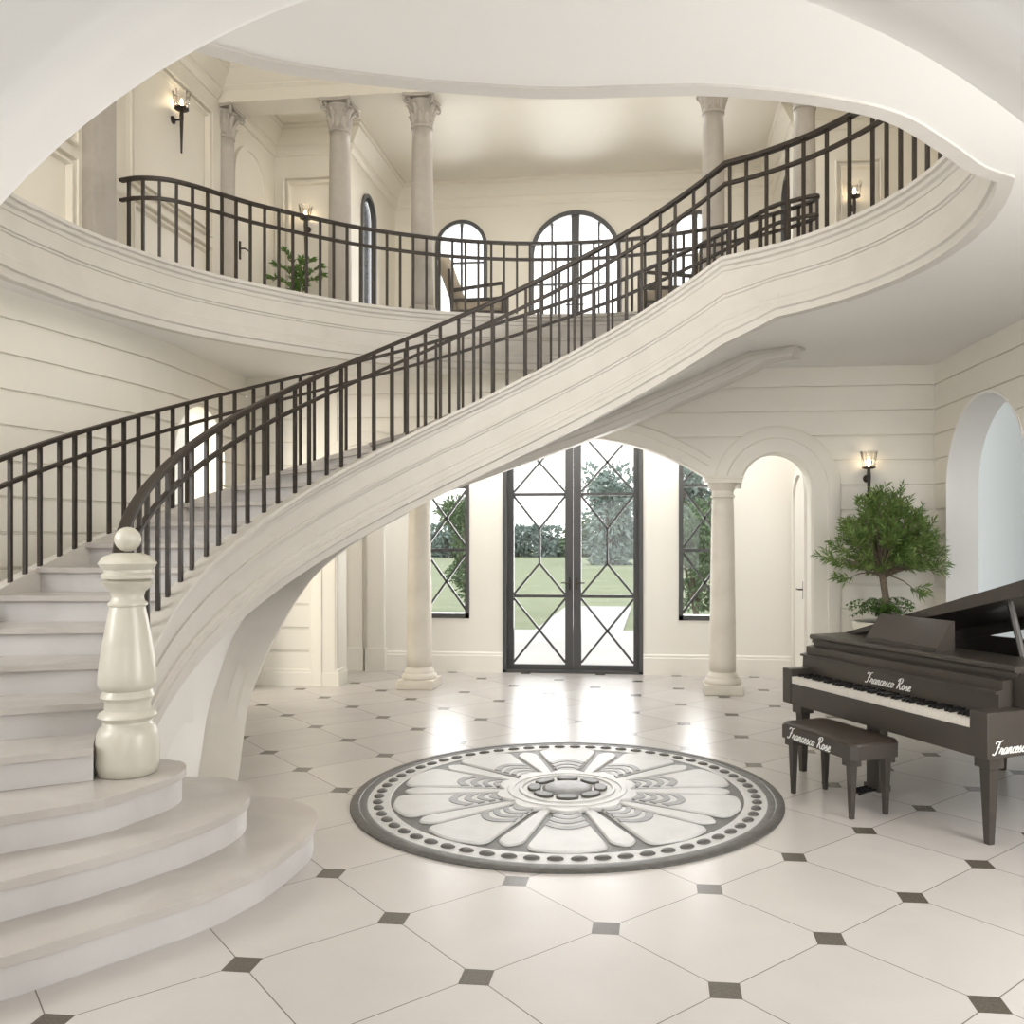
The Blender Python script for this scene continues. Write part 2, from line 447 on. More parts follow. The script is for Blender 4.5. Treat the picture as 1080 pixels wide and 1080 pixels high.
# impost blocks joining the arch surrounds over the columns
for i, x in enumerate((XL, XR)):
    b = bmesh.new(); extrude_poly(b, [(x-.2, 9.731, 2.40), (x+.2, 9.731, 2.40), (x+.27, 9.731, 2.72), (x, 9.731, 2.62), (x-.27, 9.731, 2.72)], (0, .33, 0))
    struct(link('trim_%d' % (4+i), b, M['wall']), 'plaster spandrel block above the %s lower column' % ('left' if i == 0 else 'right'))
# left wall (lower): slightly bent drum wall with grooves; faces +X
lw = [(-4.78, 9.75, 0), (-4.72, 8.9, 0), (-4.665, 7.95, 0), (-4.68, 7.5, 0), (-4.76, 6.9, 0), (-4.90, 6.03, 0), (-5.15, 4.8, 0), (-5.4, 3.4, 0), (-5.6, 1.7, 0)]
bm = bmesh.new(); sweep(bm, lw, board_profile(.3, ZU))
wl = link('wall_left', bm, M['wall'])
boolean_cut(wl, [x_prism(arch_outline(8.03, 9.14, -.1, 2.53), -5.4, -4.3)])
struct(wl, 'cream grooved board wall curving behind the stairs')
b = bmesh.new(); box(b, -7.0, -6.9, 6.5, 12.5, 0, 4.5)
struct(link('wall_passage', b, M['vest']))
# right wall: faces -X
rw = [(3.0, 9.75, 0), (3.14, 7.8, 0), (3.30, 5.6, 0), (3.5, 2.8, 0), (3.58, 1.7, 0)]
bm = bmesh.new(); sweep(bm, rw, [(-o, z) for o, z in board_profile(.3, ZU)])
wr = link('wall_right', bm, M['wall'])
boolean_cut(wr, [x_prism(arch_outline(7.73, 9.44, -.1, 2.25), 2.5, 3.9)])
struct(wr, 'cream grooved board wall with a tall arched recess beside the piano')
b = bmesh.new(); box(b, 4.6, 4.7, 7.0, 16, -.1, 5.5)
struct(link('wall_courtyard', b, M['outwall']), 'pale wall seen through the arched opening on the right')
# smooth jamb lining of the right opening
b = bmesh.new(); o_ = arch_outline(7.75, 9.42, 0, 2.25, None, 32)[2:]
o_ = [(9.42, 0)]+o_+[(7.75, 0)]
rs = []
for (y, z) in o_:
    x0 = 3.0+(9.75-y)*.0718
    cy_, k = 8.585, .02
    dy = (y-cy_); dz = max(z-2.25, 0); l = math.hypot(dy, dz) or 1
    rs.append([b.verts.new((x0-.004, y, z)), b.verts.new((x0+.32, y, z)), b.verts.new((x0+.32, y+dy/l*k*1.4, z+dz/l*k*1.4)), b.verts.new((x0-.004, y+dy/l*k*1.4, z+dz/l*k*1.4))])
for r, s in zip(rs, rs[1:]):
    for k in range(4): b.faces.new((r[k], r[(k+1) % 4], s[(k+1) % 4], s[k]))
struct(autosmooth(link('trim_6', b, M['arch']), 40), 'smooth white lining of the right arched opening')

# baseboards
def baseboard(name, path, sgn, m='vest', h=.2):
    b = bmesh.new(); sweep(b, [(x, y, 0) for x, y in path], [(sgn*o, z) for o, z in [(0, 0), (.028, 0), (.028, h-.05), (.02, h-.04), (.02, h-.015), (.008, h), (0, h)]])
    return struct(link(name, b, M[m]))
baseboard('baseboard_back', [(-4.74, 9.75), (-3.68, 9.75), (-3.68, 10.0)], -1, 'wall')
baseboard('baseboard_right', [(1.96, 9.728), (3.0, 9.75), (3.10, 8.4)], -1, 'wall')

# vestibule behind the arches
YF = 11.0
bm = bmesh.new(); box(bm, -5.7, 3.7, YF, YF+.3, 0, ZU)
wf = link('wall_entrance', bm, M['vest'])
DX0, DX1 = -1.955, -.155
WIN = [(-3.04, -2.39), (.29, .95)]
boolean_cut(wf, [y_prism([(DX0, -.1), (DX1, -.1), (DX1, 3.22), (DX0, 3.22)], YF-.1, YF+.5)]+[y_prism([(a, .69), (c, .69), (c, 3.15), (a, 3.15)], YF-.1, YF+.5) for a, c in WIN])
struct(wf, 'white entrance wall holding the glazed double door')
baseboard('baseboard_entrance', [(-3.75, YF), (DX0, YF)], -1, h=.26)
baseboard('baseboard_vestibule', [(DX1, YF), (1.72, YF)], -1, h=.26)
bm = bmesh.new(); box(bm, 1.72, 1.9, 10.05, YF, 0, ZU)
wv = struct(link('wall_vestibule', bm, M['vest']), 'white side wall of the vestibule behind the right arch')
bm = bmesh.new(); box(bm, -5.6, -5.4, 9.9, YF, 0, ZU); struct(link('wall_far', bm, M['vest']))
# pilaster strips on the entrance wall at left
for i, (a, c) in enumerate(((-3.98, -3.80), (-3.72, -3.50))):
    b = bmesh.new(); box(b, a, c, YF-.05-.03*i, YF+.01, 0, ZU); box(b, a-.02, c+.02, YF-.075-.03*i, YF+.01, 0, .30)
    struct(link('trim_%d' % (7+i), b, M['vest']), 'flat white pilaster strip, %s of the pair beside the entrance' % ('left' if i == 0 else 'right'))
# plain end margin of left pier
b = bmesh.new(); box(b, -4.02, -3.68, 9.738, 9.76, .0, ZU); struct(link('trim_9', b, M['wall']), 'plain margin at the end of the left board wall')

# ------------------------------------------------------------------ windows and doors
def bar(bm, p, q, w, d, nrm=Vector((0, 1, 0))):
    p, q = Vector(p), Vector(q); t = (q-p).normalized(); s = t.cross(nrm).normalized()
    a = []
    for e in (p, q):
        a.append([bm.verts.new(e+s*(w/2*i)+nrm*(d/2*j)) for i, j in ((-1, -1), (1, -1), (1, 1), (-1, 1))])
    for k in range(4): bm.faces.new((a[0][k], a[0][(k+1) % 4], a[1][(k+1) % 4], a[1][k]))
    bm.faces.new(a[0][::-1]); bm.faces.new(a[1])

def lattice(bm, x0, x1, y, zs, kinds, w=.034, d=.03):
    """decorative bars of one leaf"""
    xm = (x0+x1)/2
    for z in zs[1:-1]: bar(bm, (x0, y, z), (x1, y, z), w*1.15, d)
    for (a, c), k in zip(zip(zs, zs[1:]), kinds):
        if k == 'X':
            bar(bm, (x0, y, a+.03), (x1, y, c-.03), w*.8, d); bar(bm, (x0, y, c-.03), (x1, y, a+.03), w*.8, d)
        elif k == 'Y':
            h = (c-a); lo, hi = a+h*.32, a+h*.66
            bar(bm, (xm, y, lo), (xm, y, hi), w*.8, d)
            for xx in (x0, x1):
                bar(bm, (xx, y, a+.02), (xm, y, lo), w*.8, d); bar(bm, (xx, y, c-.02), (xm, y, hi), w*.8, d)

d1 = empty('door_1', (0, 0, 0)); d1['kind'] = 'structure'; d1['label'] = 'dark framed glazed double entrance door with diamond lattice bars'
yd = YF+.14
b = bmesh.new()
for x0, x1, z0, z1 in ((DX0, DX0+.05, 0, 3.22), (DX1-.05, DX1, 0, 3.22), (DX0, DX1, 3.17, 3.22), (DX0, DX1, 0, .03)): box(b, x0, x1, YF-.015, YF+.26, z0, z1)
link('door_frame', b, M['frame'], d1)
xm = (DX0+DX1)/2
for s, (x0, x1) in enumerate(((DX0+.05, xm-.003), (xm+.003, DX1-.05))):
    fr = bmesh.new()
    l, r = (x0+.075, x1-.10) if s == 0 else (x0+.10, x1-.075)
    box(fr, x0, l, yd-.03, yd+.03, .03, 3.17); box(fr, r, x1, yd-.03, yd+.03, .03, 3.17)
    box(fr, l, r, yd-.03, yd+.03, .03, .09); box(fr, l, r, yd-.03, yd+.03, 3.11, 3.17)
    leaf = link('door_leaf', fr, M['frame'], d1)
    lb = bmesh.new(); lattice(lb, l, r, yd, [.09, .975, 2.29, 3.11], 'XYX'); link('lattice', lb, M['frame'], leaf)
    gb = bmesh.new(); box(gb, l, r, yd-.004, yd+.004, .09, 3.11); link('pane', gb, M['glass'], leaf)
    hb = bmesh.new(); hx = x1-.04 if s == 0 else x0+.04; dr = -1 if s == 0 else 1
    box(hb, hx-.012, hx+.012, yd-.045, yd-.03, 1.06, 1.22); tube(hb, [(hx, yd-.03, 1.15), (hx, yd-.075, 1.15), (hx+dr*.11, yd-.078, 1.15)], .008)
    link('handle', hb, M['iron'], leaf)
for i, (x0, x1) in enumerate(WIN):
    w = empty('window_%d' % (i+1)); w['kind'] = 'structure'; w['label'] = 'tall dark framed lattice window %s of the entrance door' % ('left' if i == 0 else 'right')
    b = bmesh.new()
    for a0, a1, c0, c1 in ((x0, x0+.055, .69, 3.15), (x1-.055, x1, .69, 3.15), (x0, x1, .69, .75), (x0, x1, 3.09, 3.15)): box(b, a0, a1, YF-.012, YF+.2, c0, c1)
    link('window_frame', b, M['frame'], w)
    b = bmesh.new(); lattice(b, x0+.055, x1-.055, YF+.1, [.75, 1.57, 2.39, 3.09], 'XXX'); link('lattice', b, M['frame'], w)
    b = bmesh.new(); box(b, x0+.05, x1-.05, YF+.096, YF+.104, .74, 3.1); link('pane', b, M['glass'], w)

# side door in the vestibule
d2 = empty('door_2'); d2['kind'] = 'structure'; d2['label'] = 'white panelled side door behind the right arch'
b = bmesh.new(); extrude_poly(b, [(1.70, y, z) for y, z in arch_outline(10.12, 10.86, .01, 2.15, .3)], (.03, 0, 0)); link('door_leaf', b, M['vest'], d2)
b = bmesh.new()
o1 = arch_outline(10.10, 10.88, 0, 2.15, .32)[2:]; o2 = arch_outline(10.03, 10.95, 0, 2.15, .40)[2:]
o1 = [(10.88, 0)]+o1+[(10.10, 0)]; o2 = [(10.95, 0)]+o2+[(10.03, 0)]; rs = []
for p, q in zip(o1, o2): rs.append([b.verts.new((1.72, p[0], p[1])), b.verts.new((1.67, p[0], p[1])), b.verts.new((1.67, q[0], q[1])), b.verts.new((1.72, q[0], q[1]))])
for r, s in zip(rs, rs[1:]):
    for k in range(4): b.faces.new((r[k], r[(k+1) % 4], s[(k+1) % 4], s[k]))
link('door_frame', b, M['vest'], d2)
b = bmesh.new(); box(b, 1.685, 1.70, 10.20, 10.23, 1.02, 1.22); tube(b, [(1.69, 10.215, 1.13), (1.64, 10.215, 1.13), (1.635, 10.33, 1.13)], .009); link('handle', b, M['iron'], d2)

# ------------------------------------------------------------------ columns
def make_column_low(x, label):
    e = empty('column', (x, 9.81, 0), 0, label, 'column', 'lower hall columns')
    b = bmesh.new(); box(b, -.21, .21, -.21, .21, 0, .105, bev=.006); link('plinth', b, M['column'], e)
    b = bmesh.new(); lathe(b, [(.20, .105), (.205, .125), (.20, .15), (.178, .165), (.17, .172), (.172, .185), (.168, .20), (.15, .212), (.146, .24)], 40); link('base', b, M['column'], e, True)
    pr = [(.146-.026*(t**1.6), .24+t*1.93) for t in [k/14 for k in range(15)]]
    b = bmesh.new(); lathe(b, pr, 40); link('shaft', b, M['column'], e, True)
    b = bmesh.new(); lathe(b, [(.12, 2.17), (.135, 2.178), (.135, 2.195), (.12, 2.203), (.12, 2.25), (.13, 2.26), (.142, 2.27), (.165, 2.305), (.175, 2.33)], 40)
    box(b, -.20, .20, -.20, .20, 2.33, 2.375); box(b, -.215, .215, -.215, .215, 2.375, 2.405); autosmooth(link('capital', b, M['column'], e), 40)
    return e
c1 = make_column_low(XL, 'plain cream stone column left of the entrance door')
c2 = copy_tree(c1); c2.location.x = XR; c2['label'] = 'plain cream stone column right of the entrance door, beside the piano'

def acanthus(b, ang, r0, z0, h, w, curl):
    n = 7; rows = []; back = []
    for i in range(n+1):
        t = i/n
        rr = r0+.004+curl*(t**3)+.010*math.sin(t*PI)
        z = z0+h*(t if t < .82 else .82+.10*math.sin((t-.82)/.18*PI/1.2))
        ww = w*(.75+.5*math.sin(min(1, t*1.1)*PI))*(1 if t < .75 else 1-(t-.75)*2.4)
        row, bk = [], []
        for s in (-1, -.5, 0, .5, 1):
            a = ang+s*ww*(1+.18*math.sin(t*22+abs(s)*2))/rr; q = rr-.012*abs(s)+(.006 if s == 0 else 0)
            row.append(b.verts.new((q*math.cos(a), q*math.sin(a), z))); q -= .012
            bk.append(b.verts.new((q*math.cos(a), q*math.sin(a), z-.003)))
        rows.append(row); back.append(bk)
    for k in range(n):
        for j in range(4):
            b.faces.new((rows[k][j], rows[k][j+1], rows[k+1][j+1], rows[k+1][j])); b.faces.new((back[k][j], back[k+1][j], back[k+1][j+1], back[k][j+1]))
        b.faces.new((rows[k][0], rows[k+1][0], back[k+1][0], back[k][0])); b.faces.new((rows[k][4], back[k][4], back[k+1][4], rows[k+1][4]))
    for j in range(4):
        b.faces.new((rows[n][j], rows[n][j+1], back[n][j+1], back[n][j])); b.faces.new((rows[0][j], back[0][j], back[0][j+1], rows[0][j+1]))

ZC = 6.83    # architrave underside
def make_column_up(x, y, label, grp='upper gallery columns'):
    e = empty('column', (x, y, H2), 0, label, 'column', grp)
    h = ZC-H2; hc = .34
    b = bmesh.new(); box(b, -.19, .19, -.19, .19, 0, .10); link('plinth', b, M['stone'], e)
    b = bmesh.new(); lathe(b, [(.185, .10), (.19, .12), (.182, .145), (.16, .16), (.158, .175), (.165, .19), (.155, .205), (.135, .22)], 32); link('base', b, M['stone'], e, True)
    pr = [(.133-.018*(t**1.8), .22+t*(h-hc-.22)) for t in [k/12 for k in range(13)]]
    b = bmesh.new(); lathe(b, pr, 32); link('shaft', b, M['stone'], e, True)
    zb = h-hc
    b = bmesh.new(); lathe(b, [(.116, zb-.02), (.128, zb-.012), (.128, zb+.005), (.114, zb+.012), (.114, zb+.10), (.12, zb+.2), (.145, zb+.27), (.16, zb+.285)], 32)
    bell = link('capital', b, M['stone'], e, True)
    b = bmesh.new()
    for k in range(8): acanthus(b, 2*PI*k/8, .114, zb+.012, .15, .036, .055)
    for k in range(8): acanthus(b, 2*PI*(k+.5)/8, .117, zb+.05, .21, .036, .08)
    autosmooth(link('leaves', b, M['stone'], bell), 60)
    b = bmesh.new()
    for k in range(4):      # corner volutes
        a = PI/4+k*PI/2; d = Vector((math.cos(a), math.sin(a), 0)); s = Vector((-d.y, d.x, 0))
        pts = []
        for i in range(26):
            t = i/25*2.2*2*PI/1.6; rr = .046*(1-i/25*.85)
            pts.append(d*(.20+rr*math.sin(t)*1.0)+Vector((0, 0, h-.075+rr*math.cos(t))))
        stem = [d*.12+Vector((0, 0, zb+.16)), d*.14+Vector((0, 0, zb+.24)), d*.175+Vector((0, 0, h-.032))]
        tube(b, stem+pts, [.012]*3+[.016*(1-i/40) for i in range(26)], 6, up=s)
    autosmooth(link('volute', b, M['stone'], bell), 60)
    b = bmesh.new(); pts = []
    for k in range(4):
        a0 = PI/4+k*PI/2
        for j in range(8):
            t = j/8; a = a0+t*PI/2; q = Vector((math.cos(a0), math.sin(a0)))*.262; r = Vector((math.cos(a0+PI/2), math.sin(a0+PI/2)))*.262
            p = q.lerp(r, t); p *= 1-.16*math.sin(t*PI); pts.append((p.x, p.y))
    prism(b, pts, h-.032, h); link('abacus', b, M['stone'], e)
    return e
YC = 9.86
cu = make_column_up(-2.70, YC, 'fluted-capital stone column on the balcony, left of the middle arched window')
for x, y, l in ((.645, YC, 'stone column on the balcony seen behind the bend of the stair handrail'),
             (-3.69, YC, 'stone column on the balcony between the potted plant and the narrow arched window'),
             (1.645, YC, 'rightmost stone column on the balcony, behind the rising handrail'),
             (-5.12, YC, 'stone column standing in the corner of the upper hall, leftmost of the row')):
    c = copy_tree(cu); c.location = (x, y, H2); c['label'] = l
cu['label'] = 'stone column on the balcony left of the middle arched window, second from left of the free columns'
# architrave beam with crown to the ceiling
b = bmesh.new()
sweep(b, [(-5.12, 9.86, ZC), (3.42, 9.86, ZC)], [(-.17, 0), (.17, 0), (.17, .13), (.16, .14), (.16, .37), (-.16, .37), (-.16, .30), (-.30, .37), (-.33, .37), (-.33, .34), (-.30, .32), (-.24, .22), (-.20, .19), (-.20, .17), (-.165, .14), (-.17, .13)])
struct(autosmooth(link('trim_10', b, M['upwall']), 25), 'plaster architrave beam carried by the upper columns')

# ------------------------------------------------------------------ upper walls
XUL, XUR, YB, YFAR, XHL, XHR = -5.1, 3.4, 11.2, 13.2, -4.05, 1.75
b = bmesh.new(); box(b, XUL-.2, XUL, 1.7, YB+.2, H2, ROOF); struct(link('wall_gallery_left', b, M['upwall']), 'cream panelled wall of the upper gallery on the left')
b = bmesh.new(); box(b, XUR, XUR+.2, 1.7, YB+.2, H2, ROOF); struct(link('wall_gallery_right', b, M['upwall']))
b = bmesh.new(); box(b, XUL, XHL, YB, YB+.2, H2, ROOF); struct(link('wall_bay_left', b, M['upwall']), 'cream wall with panel behind the upstairs plant')
b = bmesh.new(); box(b, XHR, XUR, YB, YB+.2, H2, ROOF); struct(link('wall_bay_right', b, M['upwall']), 'cream panelled wall of the right bay upstairs')
def arch_window(name, label, axis, fixed, u0, u1, z0, zs, mull, bars, deep=.2, fw=.05, sgn=1, thick_mull=False):
    """arched steel window in a wall lying at coordinate `fixed`; axis 'y' wall spans x, 'x' wall spans y"""
    e = empty(name); e['kind'] = 'structure'; e['label'] = label
    P = (lambda u, d, z: (u, fixed+d*sgn, z)) if axis == 'y' else (lambda u, d, z: (fixed+d*sgn, u, z))
    o1 = arch_outline(u0, u1, z0, zs, None, 32)[2:]; o1 = [(u1, z0)]+o1+[(u0, z0)]
    o2 = arch_outline(u0+fw, u1-fw, z0, zs, None, 32)[2:]; o2 = [(u1-fw, z0)]+o2+[(u0+fw, z0)]
    b = bmesh.new(); rs = []
    for p, q in zip(o1, o2): rs.append([b.verts.new(P(p[0], -.03, p[1])), b.verts.new(P(q[0], -.03, q[1])), b.verts.new(P(q[0], deep-.08, q[1])), b.verts.new(P(p[0], deep-.08, p[1]))])
    for r, s in zip(rs, rs[1:]):
        for k in range(4): b.faces.new((r[k], r[(k+1) % 4], s[(k+1) % 4], s[k]))
    nr = Vector(P(0, 1, 0))-Vector(P(0, 0, 0)); nr.normalize()
    a = (u1-u0)/2; c = (u0+u1)/2
    fr = link('window_frame', b, M['frame'], e); autosmooth(fr, 40)
    b = bmesh.new()
    for u, w in mull:
        zt = zs+math.sqrt(max(0, (a-fw)**2-(u-c)**2)); bar(b, P(u, .03, z0), P(u, .03, zt), w, .05, nr)
    for z in bars: bar(b, P(u0+fw, .03, z), P(u1-fw, .03, z), .03, .04, nr)
    link('glazing_bars', b, M['frame'], e)
    b = bmesh.new(); extrude_poly(b, [P(u, .05, z) for u, z in [(u0+fw*.5, z0)]+[(u1-fw*.5, z0)]+arch_outline(u0+fw*.5, u1-fw*.5, z0, zs, None, 32)[2:]], nr*.008)
    link('pane', b, M['glass'], e)
    return e
WC, WLx, WRx = (-1.925, -.515), (-3.40, -2.585), (.20, 1.02)
b = bmesh.new(); box(b, XHL-.2, XHR+.2, YFAR, YFAR+.25, H2, ROOF); wfar = link('wall_hall', b, M['upwall'])
boolean_cut(wfar, [y_prism(arch_outline(WC[0], WC[1], H2+.03, 6.03), YFAR-.1, YFAR+.5), y_prism(arch_outline(WLx[0], WLx[1], H2+.4, 6.25), YFAR-.1, YFAR+.5), y_prism(arch_outline(WRx[0], WRx[1], H2+.4, 6.25), YFAR-.1, YFAR+.5)])
struct(wfar, 'cream far wall of the upper hall with three arched windows')
cc = (WC[0]+WC[1])/2
wc = arch_window('window_3', 'wide arched double window in the middle of the upper hall', 'y', YFAR, WC[0], WC[1], H2+.03, 6.03, [(cc, .12), (cc-.36, .03), (cc+.36, .03)], [4.75, 5.62], fw=.07)
for s in (-1, 1):
    hb = bmesh.new(); tube(hb, [(cc+s*.03, YFAR-.02, 5.28), (cc+s*.03, YFAR-.08, 5.28), (cc+s*.14, YFAR-.08, 5.28)], .011); box(hb, cc+s*.03-.012, cc+s*.03+.012, YFAR-.03, YFAR, 5.18, 5.38); link('handle', hb, M['iron'], wc)
arch_window('window_4', 'arched window behind the left armchair upstairs', 'y', YFAR, WLx[0], WLx[1], H2+.4, 6.25, [(sum(WLx)/2, .035)], [5.1, 6.0], fw=.06)
arch_window('window_5', 'arched window upstairs seen through the rising stair railing', 'y', YFAR, WRx[0], WRx[1], H2+.4, 6.25, [(sum(WRx)/2, .035)], [5.1, 6.0], fw=.06)
for nm, X, sg, l in (('wall_hall_left', XHL, -1, 'cream side wall of the upper hall with a narrow arched window'), ('wall_hall_right', XHR, 1, 'cream side wall of the upper hall behind the right columns')):
    b = bmesh.new(); box(b, min(X, X+.06*sg), max(X, X+.06*sg), YB+.2, YFAR, H2, ROOF); w_ = link(nm, b, M['upwall'])
    boolean_cut(w_, [x_prism(arch_outline(11.62, 12.22, H2+.2, 6.28), X-.5, X+.5)]); struct(w_, l)
arch_window('window_6', 'narrow dark arched window on the left side of the upper hall', 'x', XHL, 11.62, 12.22, H2+.2, 6.28, [], [5.0], fw=.05, sgn=-1, deep=.12)
arch_window('window_7', 'narrow dark arched window on the right side of the upper hall', 'x', XHR, 11.62, 12.22, H2+.2, 6.28, [], [5.0], fw=.05, sgn=1, deep=.12)

# crown mouldings upstairs
crown = [(0, 0), (.015, 0), (.02, .02), (.045, .05), (.05, .07), (.05, .12), (.07, .13), (.14, .22), (.19, .27), (.19, .30), (.22, .31), (.22, .345), (0, .345)]
def crown_run(name, path, sgn):
    b = bmesh.new(); sweep(b, [(x, y, ROOF-.345) for x, y in path], [(sgn*o, z) for o, z in crown]); return struct(autosmooth(link(name, b, M['upwall']), 25))
crown_run('trim_11', [(XUL, 9.66), (XUL, 1.8)], 1)['label'] = 'crown moulding along the upper left wall'
crown_run('trim_12', [(XUR, 1.8), (XUR, 9.66)], 1)
crown_run('trim_13', [(XHR, YB+.02), (XHR, YFAR), (XHL, YFAR), (XHL, YB), (XUL, YB), (XUL, 10.04)], 1)['label'] = 'crown moulding round the upper hall'
crown_run('trim_14', [(XUR, 10.04), (XUR, YB), (XHR, YB), (XHR, YB+.02)], 1)
b = bmesh.new(); box(b, XUL-.2, XUR+.2, 1.5, 1.7, H2, ROOF+.2); struct(link('wall_gallery_near', b, M['upwall']))
# wall panels (raised frames)
def panel_frame(name, axis, fixed, u0, u1, z0, z1, sgn, w=.10, parent=None):
    b = bmesh.new(); P = (lambda u, d, z: Vector((u, fixed+d*sgn, z))) if axis == 'y' else (lambda u, d, z: Vector((fixed+d*sgn, u, z)))
    cor = [(u0, z0), (u1, z0), (u1, z1), (u0, z1)]; ins = [(1, 1), (-1, 1), (-1, -1), (1, -1)]
    prof = [(0, 0), (0, .05), (.012, .06), (.022, .05), (.026, .004), (w-.036, .004), (w-.032, .05), (w-.016, .05), (w-.004, .012), (w, 0)]
    rs = [[b.verts.new(P(c[0]+i[0]*o, d, c[1]+i[1]*o)) for o, d in prof] for c, i in zip(cor, ins)]
    for r, s in zip(rs, rs[1:]+rs[:1]):
        for k in range(len(prof)-1): b.faces.new((r[k], r[k+1], s[k+1], s[k]))
    return struct(link(name, b, M['upwall'], parent))
n_ = 15
for args in (('x', XUL, 7.90, 9.48, 5.17, 6.62, 1), ('x', XUL, 7.90, 9.48, 4.32, 5.06, 1), ('x', XUL, 5.6, 7.14, 4.32, 5.06, 1), ('x', XUL, 5.6, 7.14, 5.17, 6.62, 1),
             ('y', YB, -4.96, -4.20, 4.5, 6.56, -1), ('y', YB, 2.24, 2.80, 4.5, 6.46, -1)):
    panel_frame('trim_%d' % n_, *args); n_ += 1
b = bmesh.new(); box(b, XUL, XUL+.10, 7.26, 7.60, H2, ROOF-.345); box(b, XUL, XUL+.13, 7.23, 7.63, H2, H2+.22); struct(link('trim_%d' % n_, b, M['stone']), 'flat stone pilaster at the end of the balcony railing'); n_ += 1
# arched blind door on the upper left wall
d3 = empty('door_3'); d3['kind'] = 'structure'; d3['label'] = 'tall cream arched door on the upper left wall behind the balcony'
b = bmesh.new(); extrude_poly(b, [(XUL, y, z) for y, z in arch_outline(10.06, 10.86, H2, 6.15, .42)], (.03, 0, 0)); link('door_leaf', b, M['upwall'], d3)
o1 = arch_outline(10.06, 10.86, H2, 6.15, .42)[2:]; o2 = arch_outline(10.0, 10.92, H2, 6.15, .48)[2:]
o1 = [(10.86, H2)]+o1+[(10.06, H2)]; o2 = [(10.92, H2)]+o2+[(10.0, H2)]; b = bmesh.new(); rs = []
for p, q in zip(o1, o2): rs.append([b.verts.new((XUL, *p)), b.verts.new((XUL+.05, *p)), b.verts.new((XUL+.05, *q)), b.verts.new((XUL, *q))])
for r, s in zip(rs, rs[1:]):
    for k in range(4): b.faces.new((r[k], r[(k+1) % 4], s[(k+1) % 4], s[k]))
link('door_frame', b, M['upwall'], d3)
b = bmesh.new(); box(b, XUL+.03, XUL+.045, 10.13, 10.16, 5.14, 5.36); tube(b, [(XUL+.04, 10.145, 5.27), (XUL+.10, 10.145, 5.27), (XUL+.105, 10.26, 5.27)], .010); link('handle', b, M['iron'], d3)

# ------------------------------------------------------------------ staircase
st = empty('staircase', (C.x, C.y, 0), 0, 'curved pale marble staircase sweeping up from the newel post to the balcony', 'staircase')
inv = Matrix.Translation((-C.x, -C.y, 0))
def slink(name, b, m, parent=None, smooth=False):
    b.transform(inv); return link(name, b, m, parent or st, smooth)
RSA = RIS/SL    # angle per riser
def nosing(n): return TK+(25-n)*RSA
step_prev = None
for n in range(4, 26):
    t0 = nosing(n); t1 = nosing(n+1) if n < 25 else TK-.02
    z = RIS*n if n < 25 else H2-.002
    b = bmesh.new(); k = 5
    r0, r1 = (RI-.02 if n > 4 else 2.665), RO+.02
    lo = [];
    def sector(ta, tb, z0, z1):
        a = [pol(r0, ta+(tb-ta)*i/k) for i in range(k+1)]+[pol(r1, tb+(ta-tb)*i/k) for i in range(k+1)]
        prism(b, [(p.x, p.y) for p in a], z0, z1)
    sector(t0+.010, t1-.004, z-.035, z)
    tr = slink('tread', b, M['marble']); tr.data.name = 'tread'
    b = bmesh.new(); sector(t0, t0-.012 if n > 5 else t1-.02, (z-RIS) if n > 5 else 3*RIS+.001, z-.035); slink('riser', b, M['riser'])
# three wide starting steps with rounded ends
def start_step(pts, z0, z1, name):
    P = [(p.x, p.y) for p in crom([(x, y, 0) for x, y in pts], 6, True)]
    b = bmesh.new(); prism(b, P, z0, z1-.04); s = slink('riser', b, M['riser'])
    nn = side_normals([(x, y, 0) for x, y in P], True); ar = sum(P[i-1][0]*P[i][1]-P[i][0]*P[i-1][1] for i in range(len(P)))
    sg = -1 if ar > 0 else 1
    Q = [(x+n.x*.02*sg, y+n.y*.02*sg) for (x, y), n in zip(P, nn)]
    b = bmesh.new(); prism(b, Q, z1-.04, z1)
    es = [e for e in b.edges if abs(e.verts[0].co.z-e.verts[1].co.z) < 1e-6]
    bmesh.ops.bevel(b, geom=es, offset=.008, segments=2, affect='EDGES'); slink('tread', b, M['marble'])
start_step([(-2.85, 2.42), (-2.40, 2.96), (-2.13, 3.33), (-1.95, 3.60), (-1.85, 3.90), (-1.82, 4.24), (-1.84, 4.50), (-1.96, 4.76), (-2.2, 4.92), (-2.5, 4.9), (-3.2, 4.6), (-4.4, 3.9), (-4.6, 3.3), (-4.3, 2.6), (-3.7, 2.15), (-3.2, 2.15)], 0, RIS, 's1')
start_step([(-3.05, 2.62), (-2.62, 3.21), (-2.41, 3.49), (-2.20, 3.88), (-2.13, 4.19), (-2.17, 4.42), (-2.30, 4.62), (-2.52, 4.74), (-2.8, 4.7), (-3.3, 4.55), (-4.35, 3.95), (-4.5, 3.4), (-4.3, 2.8), (-3.8, 2.38), (-3.35, 2.36)], RIS, 2*RIS, 's2')
start_step([(-3.2, 3.05), (-2.84, 3.48), (-2.58, 3.74), (-2.49, 3.98), (-2.45, 4.15), (-2.48, 4.33), (-2.60, 4.45), (-2.8, 4.45), (-3.3, 4.5), (-4.3, 4.0), (-4.4, 3.5), (-4.2, 3.0), (-3.8, 2.75), (-3.45, 2.8)], 2*RIS, 3*RIS, 's3')
# inner stringer: moulded fascia following the helix
TS = rad(213)
def path_helix(r, ta, tb, n): return [(ta+(tb-ta)*i/n) for i in range(n+1)]
ths = path_helix(0, TS, rad(50), 110)
def depth(t):
    if t >= TK: return .58+.17*(TS-t)/(TS-TK)
    return .75-(.75-D0)*(TK-t)/(TK-rad(50))
b = bmesh.new()
pts = [pol(2.53, t, helz(t)+.004) for t in ths]
